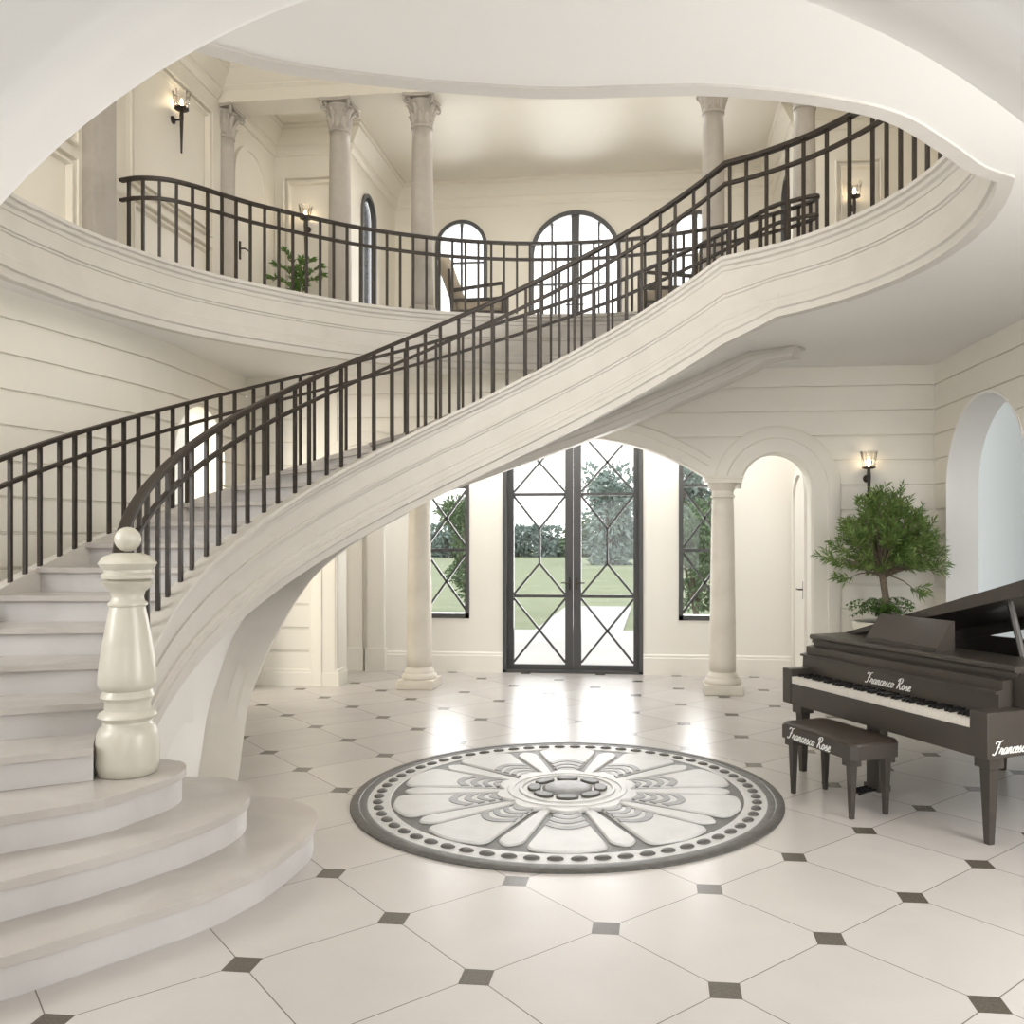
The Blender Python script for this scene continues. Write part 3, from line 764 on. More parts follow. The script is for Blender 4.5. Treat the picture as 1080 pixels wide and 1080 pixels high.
# path goes clockwise (decreasing angle): left normal points outward, so inner side is negative
sweep(b, pts, lambda i: [(-o, z) for o, z in fprof(depth(ths[i]))], zmin=.0)
autosmooth(slink('inner_stringer', b, M['fascia']), 25)
b = bmesh.new(); tf = path_helix(0, rad(214), rad(178), 24)
sweep(b, [pol(2.565, t, 0) for t in tf], lambda i: [(0, 0), (0, max(.06, helz(tf[i])-depth(min(tf[i], TS))+.10)), (.06, max(.06, helz(tf[i])-depth(min(tf[i], TS))+.10)), (.06, 0)])
slink('foot_panel', b, M['ceil'])
# outer stringer: band under the outer edge that swings in towards the foot of the stair
Sp = [(187.6, 2.14, 0), (178.8, 2.25, .09), (167.5, 2.5, .34), (162.2, 2.65, .5), (151.4, 2.95, .9), (140.7, 3.25, 1.37), (130.7, 3.5, 1.71), (123.7, 3.62, 1.92)]
Kp = [(184.0, 2.42, 0), (178.2, 2.5, .25), (171.5, 2.65, .47), (165.3, 2.8, .67), (158.8, 3.0, .89), (151.9, 3.2, 1.13), (142.4, 3.45, 1.41), (134.0, 3.58, 1.80), (124.0, 3.62, 2.12)]
def hp(t, off): return helz(t)+off
Sc = [pol(r, rad(t), z) for t, r, z in Sp]+[pol(3.65, rad(t), hp(rad(t), -.76+.06*(118-t)/60)) for t in range(118, 54, -4)]
Kc = [pol(r, rad(t), z) for t, r, z in Kp]+[pol(3.65, rad(t), hp(rad(t), -.52+.02*(118-t)/60)) for t in range(118, 54, -4)]
def resample(pts, n):
    P = crom(pts, 12); d = [0]
    for a, c in zip(P, P[1:]): d.append(d[-1]+(c-a).length)
    out = []; j = 0
    for i in range(n):
        s = d[-1]*i/(n-1)
        while j < len(d)-2 and d[j+1] < s: j += 1
        u = (s-d[j])/max(1e-9, d[j+1]-d[j]); out.append(P[j].lerp(P[j+1], u))
    return out
NS = 90
Sr, Kr = resample(Sc, NS), resample(Kc, NS)
def clampz(p, lo=0.0, hi=ZU-.002): return Vector((p.x, p.y, min(max(p.z, lo), hi)))
b = bmesh.new(); rs = []
for i in range(NS):
    s, k = clampz(Sr[i]), clampz(Kr[i])
    f = lambda u, o: k.lerp(s, u)+(Vector((k.x-C.x, k.y-C.y, 0)).normalized()*(-o))
    thk = Vector((s.x-C.x, s.y-C.y, 0)).normalized()
    tp = math.atan2(s.y-C.y, s.x-C.x) % (2*PI)
    top = pol(3.80, tp, min(helz(tp)+.004, H2+.004)); bt = pol(3.80, tp, min(max(min(s.z, helz(tp)-.6), 0), ZU))
    rs.append([b.verts.new(q) for q in (f(0, 0), f(.12, .015), f(.3, .02), f(.34, .035), f(.6, .035), f(.64, .05), f(.92, .05), f(1, .03), s+thk*.05, bt, top, pol(3.715, tp, top.z), pol(3.70, tp, min(k.z+.1, top.z-.2)))])
for r, s in zip(rs, rs[1:]):
    for k in range(len(r)): b.faces.new((r[k], r[(k+1) % len(r)], s[(k+1) % len(s)], s[k]))
b.faces.new(rs[0][::-1]); b.faces.new(rs[-1])
autosmooth(slink('outer_stringer', b, M['fascia']), 30)
# outer stringer curb beside the lower treads
cd = lambda t: .5+max(0, math.degrees(t)-140)*.03
b = bmesh.new(); th2 = path_helix(0, rad(213), rad(120), 60)
sweep(b, [pol(3.80, t, helz(t)+.004) for t in th2], lambda i: [(-.085, 0), (0, 0), (0, -cd(th2[i])), (-.085, -cd(th2[i]))], zmin=0)
pass
slink('outer_curb', b, M['fascia'])
# soffit between the two stringers
b = bmesh.new(); rs = []
for i in range(NS):
    k = clampz(Kr[i]); tk = math.atan2(k.y-C.y, k.x-C.x) % (2*PI)
    ti = tk+rad(9)*(1-i/(NS-1)) if tk < TS else tk
    ti = min(ti, TS-.01)
    zi = max(0, helz(ti)-depth(ti)+.06) if ti > rad(50) else ZU
    zi *= min(1, i/10)
    inn = pol(2.578, ti, min(zi, ZU-.004))
    rs.append([b.verts.new(inn.lerp(k, u)+Vector((0, 0, .05*math.sin(u*PI)*(1 if inn.lerp(k, u).z > .1 else 0)))) for u in (0, .2, .4, .6, .8, 1)])
for r, s in zip(rs, rs[1:]):
    for k in range(5): b.faces.new((r[k], r[k+1], s[k+1], s[k]))
slink('soffit', b, M['ceil'], None, True)

# ------------------------------------------------------------------ newel post
nv = empty('newel_post', (-2.70, 4.20, 3*RIS), 0, 'glossy turned cream stone newel post with ball top at the foot of the stairs', 'newel post')
K_ = .001346; PX = [(1005, 98), (1000, 104), (960, 112), (900, 112), (850, 108), (822, 98), (815, 88), (800, 85), (793, 92), (780, 104), (765, 98), (755, 82), (725, 80), (715, 85), (705, 95), (695, 92), (680, 85), (668, 100), (650, 104), (620, 103), (550, 95), (450, 80), (358, 62), (352, 70), (345, 70), (335, 60), (320, 55), (300, 62), (285, 78), (275, 85), (262, 95), (255, 72), (248, 90), (235, 92), (225, 82), (215, 82), (205, 95), (190, 103), (165, 85), (150, 50), (146, 20)]
zof = lambda y: (1.7-(540+y/3.6-569.6)*4.43/914.3)-3*RIS
zb = zof(1005); kz = lambda y: (zof(y)-zb)*.983
pr = [(h*K_, kz(y)) for y, h in PX]
b = bmesh.new(); lathe(b, [(0, 0)]+pr[:-1]+[(0, pr[-2][1])], 48); autosmooth(link('post', b, M['newel'], nv), 45)
b = bmesh.new(); zc = (kz(52)+kz(142))/2; R_ = .0635
lathe(b, [(0, zc-R_)]+[(R_*math.sin(PI*i/16), zc-R_*math.cos(PI*i/16)) for i in range(1, 16)]+[(0, zc+R_)], 32); link('ball_finial', b, M['newel'], nv, True)

# ------------------------------------------------------------------ railings
HR = .8754
def flat_rail(b, pts, w, h):
    sweep(b, pts, [(-w/2, -h), (w/2, -h), (w/2, -h*.25), (w*.36, 0), (-w*.36, 0), (-w/2, -h*.25)])
def baluster_mesh():
    b = bmesh.new(); s = .0125; box(b, -s, s, -s, s, 0, 1); me = bpy.data.meshes.new('baluster'); b.to_mesh(me); b.free(); me.materials.append(M['iron']); return me
BM = baluster_mesh()
def add_baluster(p, zt, parent, rot=0):
    o = bpy.data.objects.new('baluster', BM); COL.objects.link(o); o.parent = parent
    o.location = p; o.scale = (1, 1, zt-p[2]); o.rotation_euler = (0, 0, rot); return o
# inner railing: from the newel up the inner edge, level round the landing
ri = empty('stair_railing', (0, 0, 0), 0, 'dark iron railing along the near inner edge of the staircase, starting at the newel', 'railing')
tt = path_helix(0, rad(213.5), rad(62), 90)+[rad(t) for t in range(59, -10, -3)]
def inner_pt(t, dz):
    r = RI+(.02*min(1, max(0, (TK-t)/.3)) if t < TK else 0)
    return pol(r, t, helz(t)+dz)
b = bmesh.new(); flat_rail(b, [inner_pt(t, HR) for t in tt], .062, .04); autosmooth(link('handrail', b, M['iron'], ri), 30)
b = bmesh.new(); flat_rail(b, [inner_pt(t, HR-.185) for t in tt], .036, .032); autosmooth(link('lower_rail', b, M['iron'], ri), 30)
ang = []; t = 193.0+3.9+3.15+3.9+3.15; k = 0
while t > 64:
    ang.append(t); t -= (3.9 if k % 2 == 0 else 3.18); k += 1
ang += [61, 57.5, 53.2, 48.8, 45.3, 40.2, 35.1, 29.8, 26.5, 23.1, 19.7, 16.3, 12.8, 9.4, 6, 2.5, -1, -4.5]
for t in ang:
    p = inner_pt(rad(t), 0); add_baluster(p, p.z+HR-.03, ri, rad(t))
# outer railing of the stair
ro = empty('stair_railing', (0, 0, 0), 0, 'dark iron railing along the outer edge of the staircase, nearest the left board wall', 'railing')
to_ = path_helix(0, rad(216), rad(61), 90)
b = bmesh.new(); flat_rail(b, [pol(RO, t, helz(t)+HR) for t in to_], .05, .032); autosmooth(link('handrail', b, M['iron'], ro), 30)
b = bmesh.new(); flat_rail(b, [pol(RO, t, helz(t)+HR-.185) for t in to_], .034, .03); autosmooth(link('lower_rail', b, M['iron'], ro), 30)
t = 182.3+7.25*4; k = 0; seq = (2.2, 2.15, 2.9); ang = []
while t > 63:
    ang.append(t); t -= seq[k % 3]; k += 1
for t in ang:
    p = pol(RO, rad(t), helz(rad(t))); add_baluster(p, p.z+HR-.03, ro, rad(t))
# balcony railing with the tight return at its right end
rb = empty('balcony_railing', (0, 0, 0), 0, 'dark iron railing along the curved balcony edge upstairs, curled back at its right end', 'railing')
rz = H2+HR
bp = [(-4.955, 7.60), (-4.80, 7.565), (-4.64, 7.58), (-4.50, 7.635), (-4.39, 7.73), (-4.29, 7.85), (-4.14, 8.07), (-3.98, 8.27), (-3.77, 8.48), (-3.56, 8.68), (-3.25, 8.94), (-2.91, 9.17), (-2.55, 9.36), (-2.19, 9.51), (-1.74, 9.635), (-1.40, 9.69), (-.95, 9.72), (-.55, 9.71), (-.2, 9.655), (.15, 9.575), (.475, 9.47), (.75, 9.35), (1.0, 9.22), (1.22, 9.07), (1.42, 8.90), (1.53, 8.78), (1.565, 8.70), (1.55, 8.64), (1.48, 8.63)]
arc_u = [tuple(pol(RO, rad(t))[:2]) for t in (57.5, 59.5, 61)]
bp = bp[:-1]+arc_u
bps = crom([(x, y, rz) for x, y in bp], 5)
b = bmesh.new(); flat_rail(b, bps, .05, .032); autosmooth(link('handrail', b, M['iron'], rb), 30)
b = bmesh.new(); flat_rail(b, [p-Vector((0, 0, .185)) for p in bps], .034, .03); autosmooth(link('lower_rail', b, M['iron'], rb), 30)
d = 0; nxt = .10; sp_ = .1447
for a, c in zip(bps, bps[1:]):
    L_ = (c-a).length
    while d+L_ >= nxt:
        p = a.lerp(c, (nxt-d)/L_)
        if not (p.x > 1.0 and p.y < 8.7 and False): add_baluster((p.x, p.y, H2), rz-.03, rb, math.atan2(c.y-a.y, c.x-a.x))
        nxt += sp_
    d += L_

# ------------------------------------------------------------------ floor medallion
MC = Vector((-.59, 5.80)); MR = 1.42; AX = rad(-84.2)
md = empty('floor_medallion', (MC.x, MC.y, 0), 0, 'round grey and white flower medallion in relief in the middle of the floor', 'medallion')
def ring(b, r0, r1, z0, z1, n=96, bev=.004):
    lathe(b, [(r0, z0), (r0, z1-bev), (r0+bev, z1), (r1-bev, z1), (r1, z1-bev), (r1, z0)], n, cap=False)
b = bmesh.new(); lathe(b, [(0, .001), (1.40, .001), (1.40, .006), (0, .006)], 96); link('base_disc', b, M['med_dark'], md)
b = bmesh.new(); lathe(b, [(1.315, .004), (1.315, .012), (1.335, .016), (1.36, .014), (1.365, .018), (1.40, .018), (1.42, .010), (1.42, .001)], 96, cap=False); autosmooth(link('outer_rim', b, M['med_dark'], md), 30)
b = bmesh.new(); ring(b, 1.165, 1.315, .004, .012); link('border_ring', b, M['med_white'], md)
b = bmesh.new(); lathe(b, [(.043, 0), (.043, .006), (.034, .012), (.018, .015), (0, .016)], 14, cap=False); bead0 = link('bead', b, M['med_mid'], md, True); bead0.data.materials[0] = M['med_dark']
NB = 62
for k in range(NB):
    o = bead0 if k == 0 else bead0.copy()
    if k: COL.objects.link(o); o.parent = md
    a = AX+2*PI*(k+.5)/NB; o.location = (1.245*math.cos(a), 1.245*math.sin(a), .010); o.rotation_euler = (0, 0, a); o.scale = (.78, 1.05, 1)
def rounded(poly, r=.03, n=4):
    out = []; L_ = len(poly)
    for i in range(L_):
        p, c, q = Vector(poly[i-1]), Vector(poly[i]), Vector(poly[(i+1) % L_])
        rr = min(r, (p-c).length*.45, (q-c).length*.45); a = c+(p-c).normalized()*rr; e = c+(q-c).normalized()*rr
        for k in range(n+1):
            t = k/n; out.append((a*(1-t)**2+c*2*t*(1-t)+e*t*t))
    return [(v.x, v.y) for v in out]
def bev_prism(b, poly, z0, z1, bev=.006):
    L_ = len(poly); c = sum((Vector(p) for p in poly), Vector((0, 0)))/L_
    nn = side_normals([(p[0], p[1], 0) for p in poly], True); ar = sum(poly[i-1][0]*poly[i][1]-poly[i][0]*poly[i-1][1] for i in range(L_)); sg = 1 if ar > 0 else -1
    v0 = [b.verts.new((*p, z0)) for p in poly]; v1 = [b.verts.new((*p, z1-bev)) for p in poly]
    v2 = [b.verts.new((p[0]+n.x*bev*sg, p[1]+n.y*bev*sg, z1)) for p, n in zip(poly, nn)]
    for A_, B_ in ((v0, v1), (v1, v2)):
        for i in range(L_): b.faces.new((A_[i], A_[(i+1) % L_], B_[(i+1) % L_], B_[i]))
    b.faces.new(v2)
hw = rad(12.2)
wide = [(.42*math.cos(-rad(8)), .42*math.sin(-rad(8)))]+[(1.14*math.cos(a), 1.14*math.sin(a)) for a in [hw*(-1+2*i/6) for i in range(7)]]+[(.42*math.cos(rad(8)), .42*math.sin(rad(8)))]
wide = [wide[0]]+[(1.13*math.cos(-hw), 1.13*math.sin(-hw)), (1.165, 0), (1.13*math.cos(hw), 1.13*math.sin(hw))]+[wide[-1]]
b = bmesh.new(); bev_prism(b, rounded(wide, .085, 6), .004, .020, .009); pw0 = link('wide_petal', b, M['med_white'], md)
b = bmesh.new()
for r0, r1 in ((.50, .535), (.575, .615), (.655, .70), (.745, .80)):
    P = []; hh = lambda r: .86*(.0585+(r-.42)*.254)
    for i in range(13):
        s = -1+i/6; P.append((r1-.10*s*s*r1, hh(r1)*s))
    for i in range(13):
        s = 1-i/6; P.append((r0-.11*s*s*r0+.012*(s*s)*0, hh(r0)*.93*s))
    bev_prism(b, P, .012, .0245, .002)
cr0 = link('crescents', b, M['med_mid'], pw0)
nar = [(.42, -.03), (1.03, -.08), (1.11, 0), (1.03, .08), (.42, .03)]
b = bmesh.new(); bev_prism(b, rounded(nar, .07, 6), .004, .018, .008); pn0 = link('narrow_petal', b, M['med_white'], md)
for k in range(10):
    a = AX+2*PI*k/10
    if k == 0: o, q = pw0, pn0
    else:
        o = pw0.copy(); COL.objects.link(o); o.parent = md; c_ = cr0.copy(); COL.objects.link(c_); c_.parent = o
        q = pn0.copy(); COL.objects.link(q); q.parent = md
    o.rotation_euler = (0, 0, a); q.rotation_euler = (0, 0, a+PI/10)
P = []
for i in range(240):
    a = 2*PI*i/240; P.append(((.425+.06*abs(math.cos(5*(a-AX))))*math.cos(a), (.425+.06*abs(math.cos(5*(a-AX))))*math.sin(a)))
b = bmesh.new(); bev_prism(b, P, .006, .030, .008); ros = link('rosette', b, M['med_white'], md)
b = bmesh.new(); ring(b, .30, .325, .028, .040, 64); ring(b, .36, .40, .026, .036, 64); link('rosette_ring', b, M['med_white'], ros)
b = bmesh.new(); lathe(b, [(0, .030), (.165, .030), (.165, .036), (.14, .046), (.07, .052), (0, .053)], 40, cap=False); link('centre_boss', b, M['med_mid'], md, True)
b = bmesh.new(); bev_prism(b, rounded([(.178, -.045), (.20, -.075), (.25, -.07), (.272, 0), (.25, .07), (.20, .075), (.178, .045)], .03, 4), .028, .046, .006); l0 = link('centre_lobe', b, M['med_dark'], md)
for k in range(8):
    o = l0 if k == 0 else l0.copy()
    if k: COL.objects.link(o); o.parent = md
    o.rotation_euler = (0, 0, AX+2*PI*k/8)

# ------------------------------------------------------------------ script lettering
GL = {'F': (1.35, [[(.05, 1.75), (.1, 2.0), (.35, 2.15), (.8, 2.02), (1.55, 2.25)], [(.95, 2.05), (.8, 1.3), (.6, .5), (.35, .02), (.05, .02), (-.1, .25)], [(.4, 1.05), (.75, 1.15), (1.2, 1.12)]]),
      'r': (.85, [[(0, .15), (.28, 1.02), (.34, .86), (.62, .88), (.55, .25), (.7, 0), (.9, .22)]]),
      'a': (1.0, [[(.75, .85), (.5, 1), (.18, .7), (.12, .2), (.35, 0), (.65, .4), (.82, .98)], [(.82, .98), (.72, .3), (.82, 0), (1.05, .22)]]),
      'n': (.95, [[(.05, .2), (.25, 1), (.15, 0)], [(.17, .3), (.4, .85), (.62, 1), (.68, .7), (.62, .15), (.76, 0), (.98, .22)]]),
      'c': (.75, [[(.65, .8), (.45, 1), (.18, .65), (.17, .2), (.4, 0), (.78, .25)]]),
      'e': (.72, [[(.1, .38), (.48, .55), (.52, .9), (.32, 1), (.12, .6), (.17, .15), (.42, 0), (.75, .25)]]),
      's': (.8, [[(0, .2), (.42, 1.02), (.42, .8), (.62, .35), (.45, 0), (.12, .08)], [(.5, .03), (.85, .22)]]),
      'o': (.9, [[(.5, 1), (.2, .85), (.12, .35), (.35, 0), (.65, .3), (.65, .78), (.45, 1), (.62, .78), (.95, .85)]]),
      'R': (1.4, [[(.6, 2.0), (.42, 1), (.2, 0)], [(.05, 1.55), (.4, 2.1), (.95, 2.2), (1.2, 1.8), (1.0, 1.3), (.5, 1.08)], [(.55, 1.1), (.85, .45), (1.1, 0), (1.45, .2)]])}
def script_text(txt, parent, org, xd, up, unit, name='lettering', wd=.17):
    xd, up = Vector(xd).normalized(), Vector(up).normalized(); nr = xd.cross(up); b = bmesh.new(); x = 0
    for ch in txt:
        if ch == ' ': x += .7; continue
        adv, ss = GL[ch]
        for s in ss:
            P = crom([(p[0]+x+.38*p[1], p[1], 0) for p in s], 5); rr = []
            for i, p in enumerate(P):
                d = P[min(i+1, len(P)-1)]-P[max(i-1, 0)]; d.normalize(); nn = Vector((-d.y, d.x, 0))
                w = wd*(.42+.58*abs(d.y))
                if i in (0, len(P)-1): w *= .6
                vv = []
                for sgn, e in ((-1, 0), (1, 0), (1, 1), (-1, 1)):
                    q = p+nn*(w/2*sgn); vv.append(b.verts.new(Vector(org)+xd*(q.x*unit)+up*(q.y*unit)+nr*(.0008+.0016*e)))
                rr.append(vv)
            for r, t in zip(rr, rr[1:]):
                for k in range(4): b.faces.new((r[k], r[(k+1) % 4], t[(k+1) % 4], t[k]))
            b.faces.new(rr[0][::-1]); b.faces.new(rr[-1])
        x += adv
    o = link(name, b, M['letter'], parent); o['label'] = 'white cursive lettering'; return o

# ------------------------------------------------------------------ grand piano
PA = Vector((.938, 6.574, 0)); PROT = math.atan2(-.885, .4655); PW = 1.85
pn = empty('grand_piano', PA, PROT, 'dark brown grand piano with slightly raised lid in front of the right wall', 'piano')
def taper_leg(b, x, y, z0, z1, w0, w1):
    lo = [b.verts.new((x+sx*w0/2, y+sy*w0/2, z0)) for sx, sy in ((-1, -1), (1, -1), (1, 1), (-1, 1))]; hi = [b.verts.new((x+sx*w1/2, y+sy*w1/2, z1)) for sx, sy in ((-1, -1), (1, -1), (1, 1), (-1, 1))]
    for k in range(4): b.faces.new((lo[k], lo[(k+1) % 4], hi[(k+1) % 4], hi[k]))
    b.faces.new(lo[::-1]); b.faces.new(hi)
# body outline (x along the keyboard, y into the piano)
side = crom([(PW, .80, 0), (1.80, 1.0, 0), (1.62, 1.22, 0), (1.35, 1.38, 0), (1.12, 1.52, 0), (.95, 1.68, 0), (.70, 1.78, 0), (.40, 1.78, 0), (.12, 1.74, 0), (0, 1.66, 0)], 6)
outl = [(0, .28), (PW, .28)]+[(p.x, p.y) for p in side]
nn = side_normals([(x, y, 0) for x, y in outl], True)
inn = [(x+n.x*.045, y+n.y*.045) for (x, y), n in zip(outl, nn)]
b = bmesh.new(); L_ = len(outl)
for z0, z1, A_, B_ in ((.50, .95, outl, outl), (.95, .95, outl, inn), (.95, .80, inn, inn)):
    va = [b.verts.new((*p, z0)) for p in A_]; vb = [b.verts.new((*p, z1)) for p in B_]
    for i in range(L_): b.faces.new((va[i], va[(i+1) % L_], vb[(i+1) % L_], vb[i]))
b.faces.new([b.verts.new((*p, .50)) for p in outl])
bmesh.ops.remove_doubles(b, verts=b.verts[:], dist=1e-5)
autosmooth(link('case', b, M['piano'], pn), 30)
b = bmesh.new(); prism(b, [(x+n.x*.04, y+n.y*.04) for (x, y), n in zip(outl, nn)], .79, .81); sb = link('soundboard', b, M['plate'], pn)
b = bmesh.new()
for k in range(34):
    x = .15+k*.045; y1 = 1.55-.0*x if x < .9 else 1.5-(x-.9)*.75
    tube(b, [(x, .62, .845), (x+.02, max(y1, .8), .845)], .0016, 4)
sto = link('strings', b, M['iron'], sb); sto['kind'] = 'stuff'
b = bmesh.new(); box(b, 0, .10, 0, .285, .50, .755, bev=.006); link('arm', b, M['piano'], pn)
b = bmesh.new(); box(b, 1.725, PW, 0, .285, .50, .755, bev=.006); link('arm', b, M['piano'], pn)
b = bmesh.new(); box(b, .10, 1.725, .004, .285, .50, .652); link('key_slip', b, M['piano'], pn)
wk = 1.622/52
b = bmesh.new(); box(b, .0006, wk-.0006, .008, .165, .652, .70, bev=.0015); k0 = link('white_key', b, M['ivory'], pn)
for k in range(52):
    o = k0 if k == 0 else k0.copy()
    if k: COL.objects.link(o); o.parent = pn
    o.location = (.1015+k*wk, 0, 0)
b = bmesh.new(); box(b, -.0085, .0085, .048, .166, .699, .719, bev=.002); q0 = link('black_key', b, M['black'], pn); first = True
for k in range(51):
    if (k+5) % 7 in (2, 6): continue
    o = q0 if first else q0.copy()
    if not first: COL.objects.link(o); o.parent = pn
    first = False; o.location = (.1015+(k+1)*wk, 0, 0)
# fallboard with ledge
b = bmesh.new(); extrude_poly(b, [(.012, y, z) for y, z in ((.168, .66), (.175, .832), (.150, .836), (.148, .850), (.205, .856), (.205, .905), (.235, .910), (.29, .910), (.29, .66))], (1.755, 0, 0)); link('fallboard', b, M['piano'], pn)
fb = [c for c in pn.children if c.name.startswith('fallboard')][0]
script_text('Francesco Rose', fb, (.695, .1665, .742), (1, 0, 0), (0, .03, 1), .0325, wd=.26)
# lid: fixed front panel and raised main leaf
b = bmesh.new(); extrude_poly(b, [(0, y, z) for y, z in ((.285, .952), (.265, .93), (.27, .952), (.250, .955), (.243, .968), (.245, .985), (.26, .992), (.62, .992), (.62, .952))], (1.81, 0, 0)); lidf = link('front_lid', b, M['piano'], pn)
b = bmesh.new()
lo_ = [(.0, .56), (1.83, .56), (1.83, .84)]+[(p.x-.01, p.y+.02) for p in side[6:]]
prism(b, [(x-.03, y) for x, y in lo_], -.004, .02)
for v in b.verts:
    if v.co.z > 0: v.co.z = .02+.075*min(1, max(0, v.co.x)/1.2)
sk = [(p.x-.06, p.y-.03) for p in side[14:]]
sweep(b, [(x, y, -.004) for x, y in sk], [(0, 0), (0, -.085), (.03, -.085), (.03, 0)])
lid = link('lid', b, M['piano'], pn); lid.location = (.03, 0, .975); lid.rotation_euler = (0, -rad(14.2), 0)
lid.data.materials.clear(); lid.data.materials.append(M['piano'])
b = bmesh.new(); tube(b, [(1.50, .70, .90), (1.385, .70, 1.318)], .021, 8); link('lid_prop', b, M['piano'], pn)
b = bmesh.new(); extrude_poly(b, [(.52, y, z) for y, z in ((.31, .991), (.31, 1.02), (.325, 1.022), (.452, 1.183), (.468, 1.183), (.468, .991))], (.65, 0, 0)); link('music_desk', b, M['piano'], pn)
for x, y in ((.10, .108), (1.756, .114), (.62, 1.50)):
    b = bmesh.new(); box(b, x-.055, x+.055, y-.055, y+.055, .43, .50, bev=.004); taper_leg(b, x, y, 0, .431, .038, .070); link('leg', b, M['piano'], pn)
b = bmesh.new(); box(b, .70, .83, .17, .24, .035, .50, bev=.004); box(b, .69, .84, .155, .255, .03, .07, bev=.004); ly = link('lyre', b, M['piano'], pn)
for k in range(3):
    b = bmesh.new(); x = .725+k*.04; tube(b, [(x, .17, .045), (x, .08, .04), (x, .02, .032)], [.008, .009, .014], 8); link('pedal', b, M['black'], ly)
script_text('Francesco Rose', pn, (PW+.0005, .035, .525), (0, 1, 0), (0, 0, 1), .033, wd=.26)

# ------------------------------------------------------------------ piano bench
bn = empty('piano_bench', (1.17, 5.755, 0), PROT, 'dark brown piano bench with cursive lettering in front of the keyboard', 'bench')
def cham(hx, hy, c): return [(-hx+c, -hy), (hx-c, -hy), (hx, -hy+c), (hx, hy-c), (hx-c, hy), (-hx+c, hy), (-hx, hy-c), (-hx, -hy+c)]
b = bmesh.new(); prism(b, cham(.372, .185, .035), .372, .455); link('seat_frame', b, M['piano'], bn)
b = bmesh.new(); n = 12; rs = []
for k, (sc_, z) in enumerate(((1.0, .455), (1.0, .463), (.985, .470), (.95, .475), (.8, .478))):
    rs.append([b.verts.new((x*sc_ if k < 4 else x*.9, y*sc_, z)) for x, y in rounded(cham(.37, .183, .035), .02, 2)])
for r, s in zip(rs, rs[1:]):
    for k in range(len(r)): b.faces.new((r[k], r[(k+1) % len(r)], s[(k+1) % len(s)], s[k]))
b.faces.new(rs[-1]); link('seat', b, M['leather'], bn, True)
for sx in (-1, 1):
    for sy in (-1, 1):
        b = bmesh.new(); x, y = sx*.288, sy*.130; box(b, x-.041, x+.041, y-.041, y+.041, .325, .373, bev=.003); taper_leg(b, x, y, 0, .326, .025, .046); link('leg', b, M['piano'], bn)
script_text('Francesco Rose', bn, (-.275, -.1855, .382), (1, 0, 0), (0, 0, 1), .034, wd=.26)

# ------------------------------------------------------------------ wall sconces
def make_sconce(loc, rz, label):
    e = empty('wall_sconce', loc, rz, label, 'wall lamp', 'torch wall lamps')   # local -Y points into the room
    b = bmesh.new(); lathe(b, [(.042, 0), (.042, .012), (.03, .02), (0, .022)], 24); b.transform(Matrix.Rotation(PI/2, 4, 'X')); link('back_plate', b, M['iron'], e)
    b = bmesh.new(); tube(b, [(0, -.015, 0), (0, -.10, 0)], .011, 10); link('arm', b, M['iron'], e)
    b = bmesh.new(); lathe(b, [(0, -.36), (.009, -.355), (.012, -.25), (.019, -.02), (.022, .03), (.018, .08), (.016, .10)], 16); b.transform(Matrix.Translation((0, -.10, 0))); link('stem', b, M['iron'], e, True)
    b = bmesh.new(); lathe(b, [(.0, .095), (.05, .098), (.072, .108), (.072, .120), (.06, .122), (0, .122)], 28); b.transform(Matrix.Translation((0, -.10, 0))); link('cup', b, M['iron'], e)
    b = bmesh.new(); n = 24; rs = []
    for r, z in ((.064, .122), (.074, .19), (.084, .26), (.090, .285), (.087, .285), (.081, .26), (.071, .19), (.061, .122)):
        rs.append([b.verts.new(((r+.004*math.cos(k*PI))*math.cos(2*PI*k/n), (r+.004*math.cos(k*PI))*math.sin(2*PI*k/n)-.10, z)) for k in range(n)])
    for r, s in zip(rs, rs[1:]):
        for k in range(n): b.faces.new((r[k], r[(k+1) % n], s[(k+1) % n], s[k]))
    link('glass_shade', b, M['shade'], e)
    b = bmesh.new(); lathe(b, [(0, .122), (.012, .125), (.014, .14), (.020, .165), (.016, .19), (.006, .215), (0, .225)], 16); b.transform(Matrix.Translation((0, -.10, 0))); link('bulb', b, M['bulb'], e, True)
    return e
LAMPS = []
s0 = make_sconce((2.29, 9.75, 2.37), 0, 'torch wall lamp above the potted tree in the lower hall')
spots = [((XUL, 8.72, 6.16), PI/2, 'torch wall lamp on the upper left wall above the railing end'),
         ((-4.63, YB, 5.86), 0, 'torch wall lamp above the upstairs plant, partly behind the balcony handrail'),
         ((2.46, YB, 5.86), 0, 'torch wall lamp on the upper right wall, beside the rising balusters')]
allc = [(s0.location.copy(), 0)]
for loc, rz, l in spots:
    c = copy_tree(s0); c.location = loc; c.rotation_euler = (0, 0, rz); c['label'] = l; allc.append((Vector(loc), rz))
for loc, rz in allc:
    ld = bpy.data.lights.new('sconce_light', 'POINT'); ld.energy = .9; ld.color = (1, .84, .64); ld.shadow_soft_size = .03
    lo = bpy.data.objects.new('sconce_light', ld); COL.objects.link(lo)
    lo.location = loc+Matrix.Rotation(rz, 3, 'Z') @ Vector((0, -.10, .20))

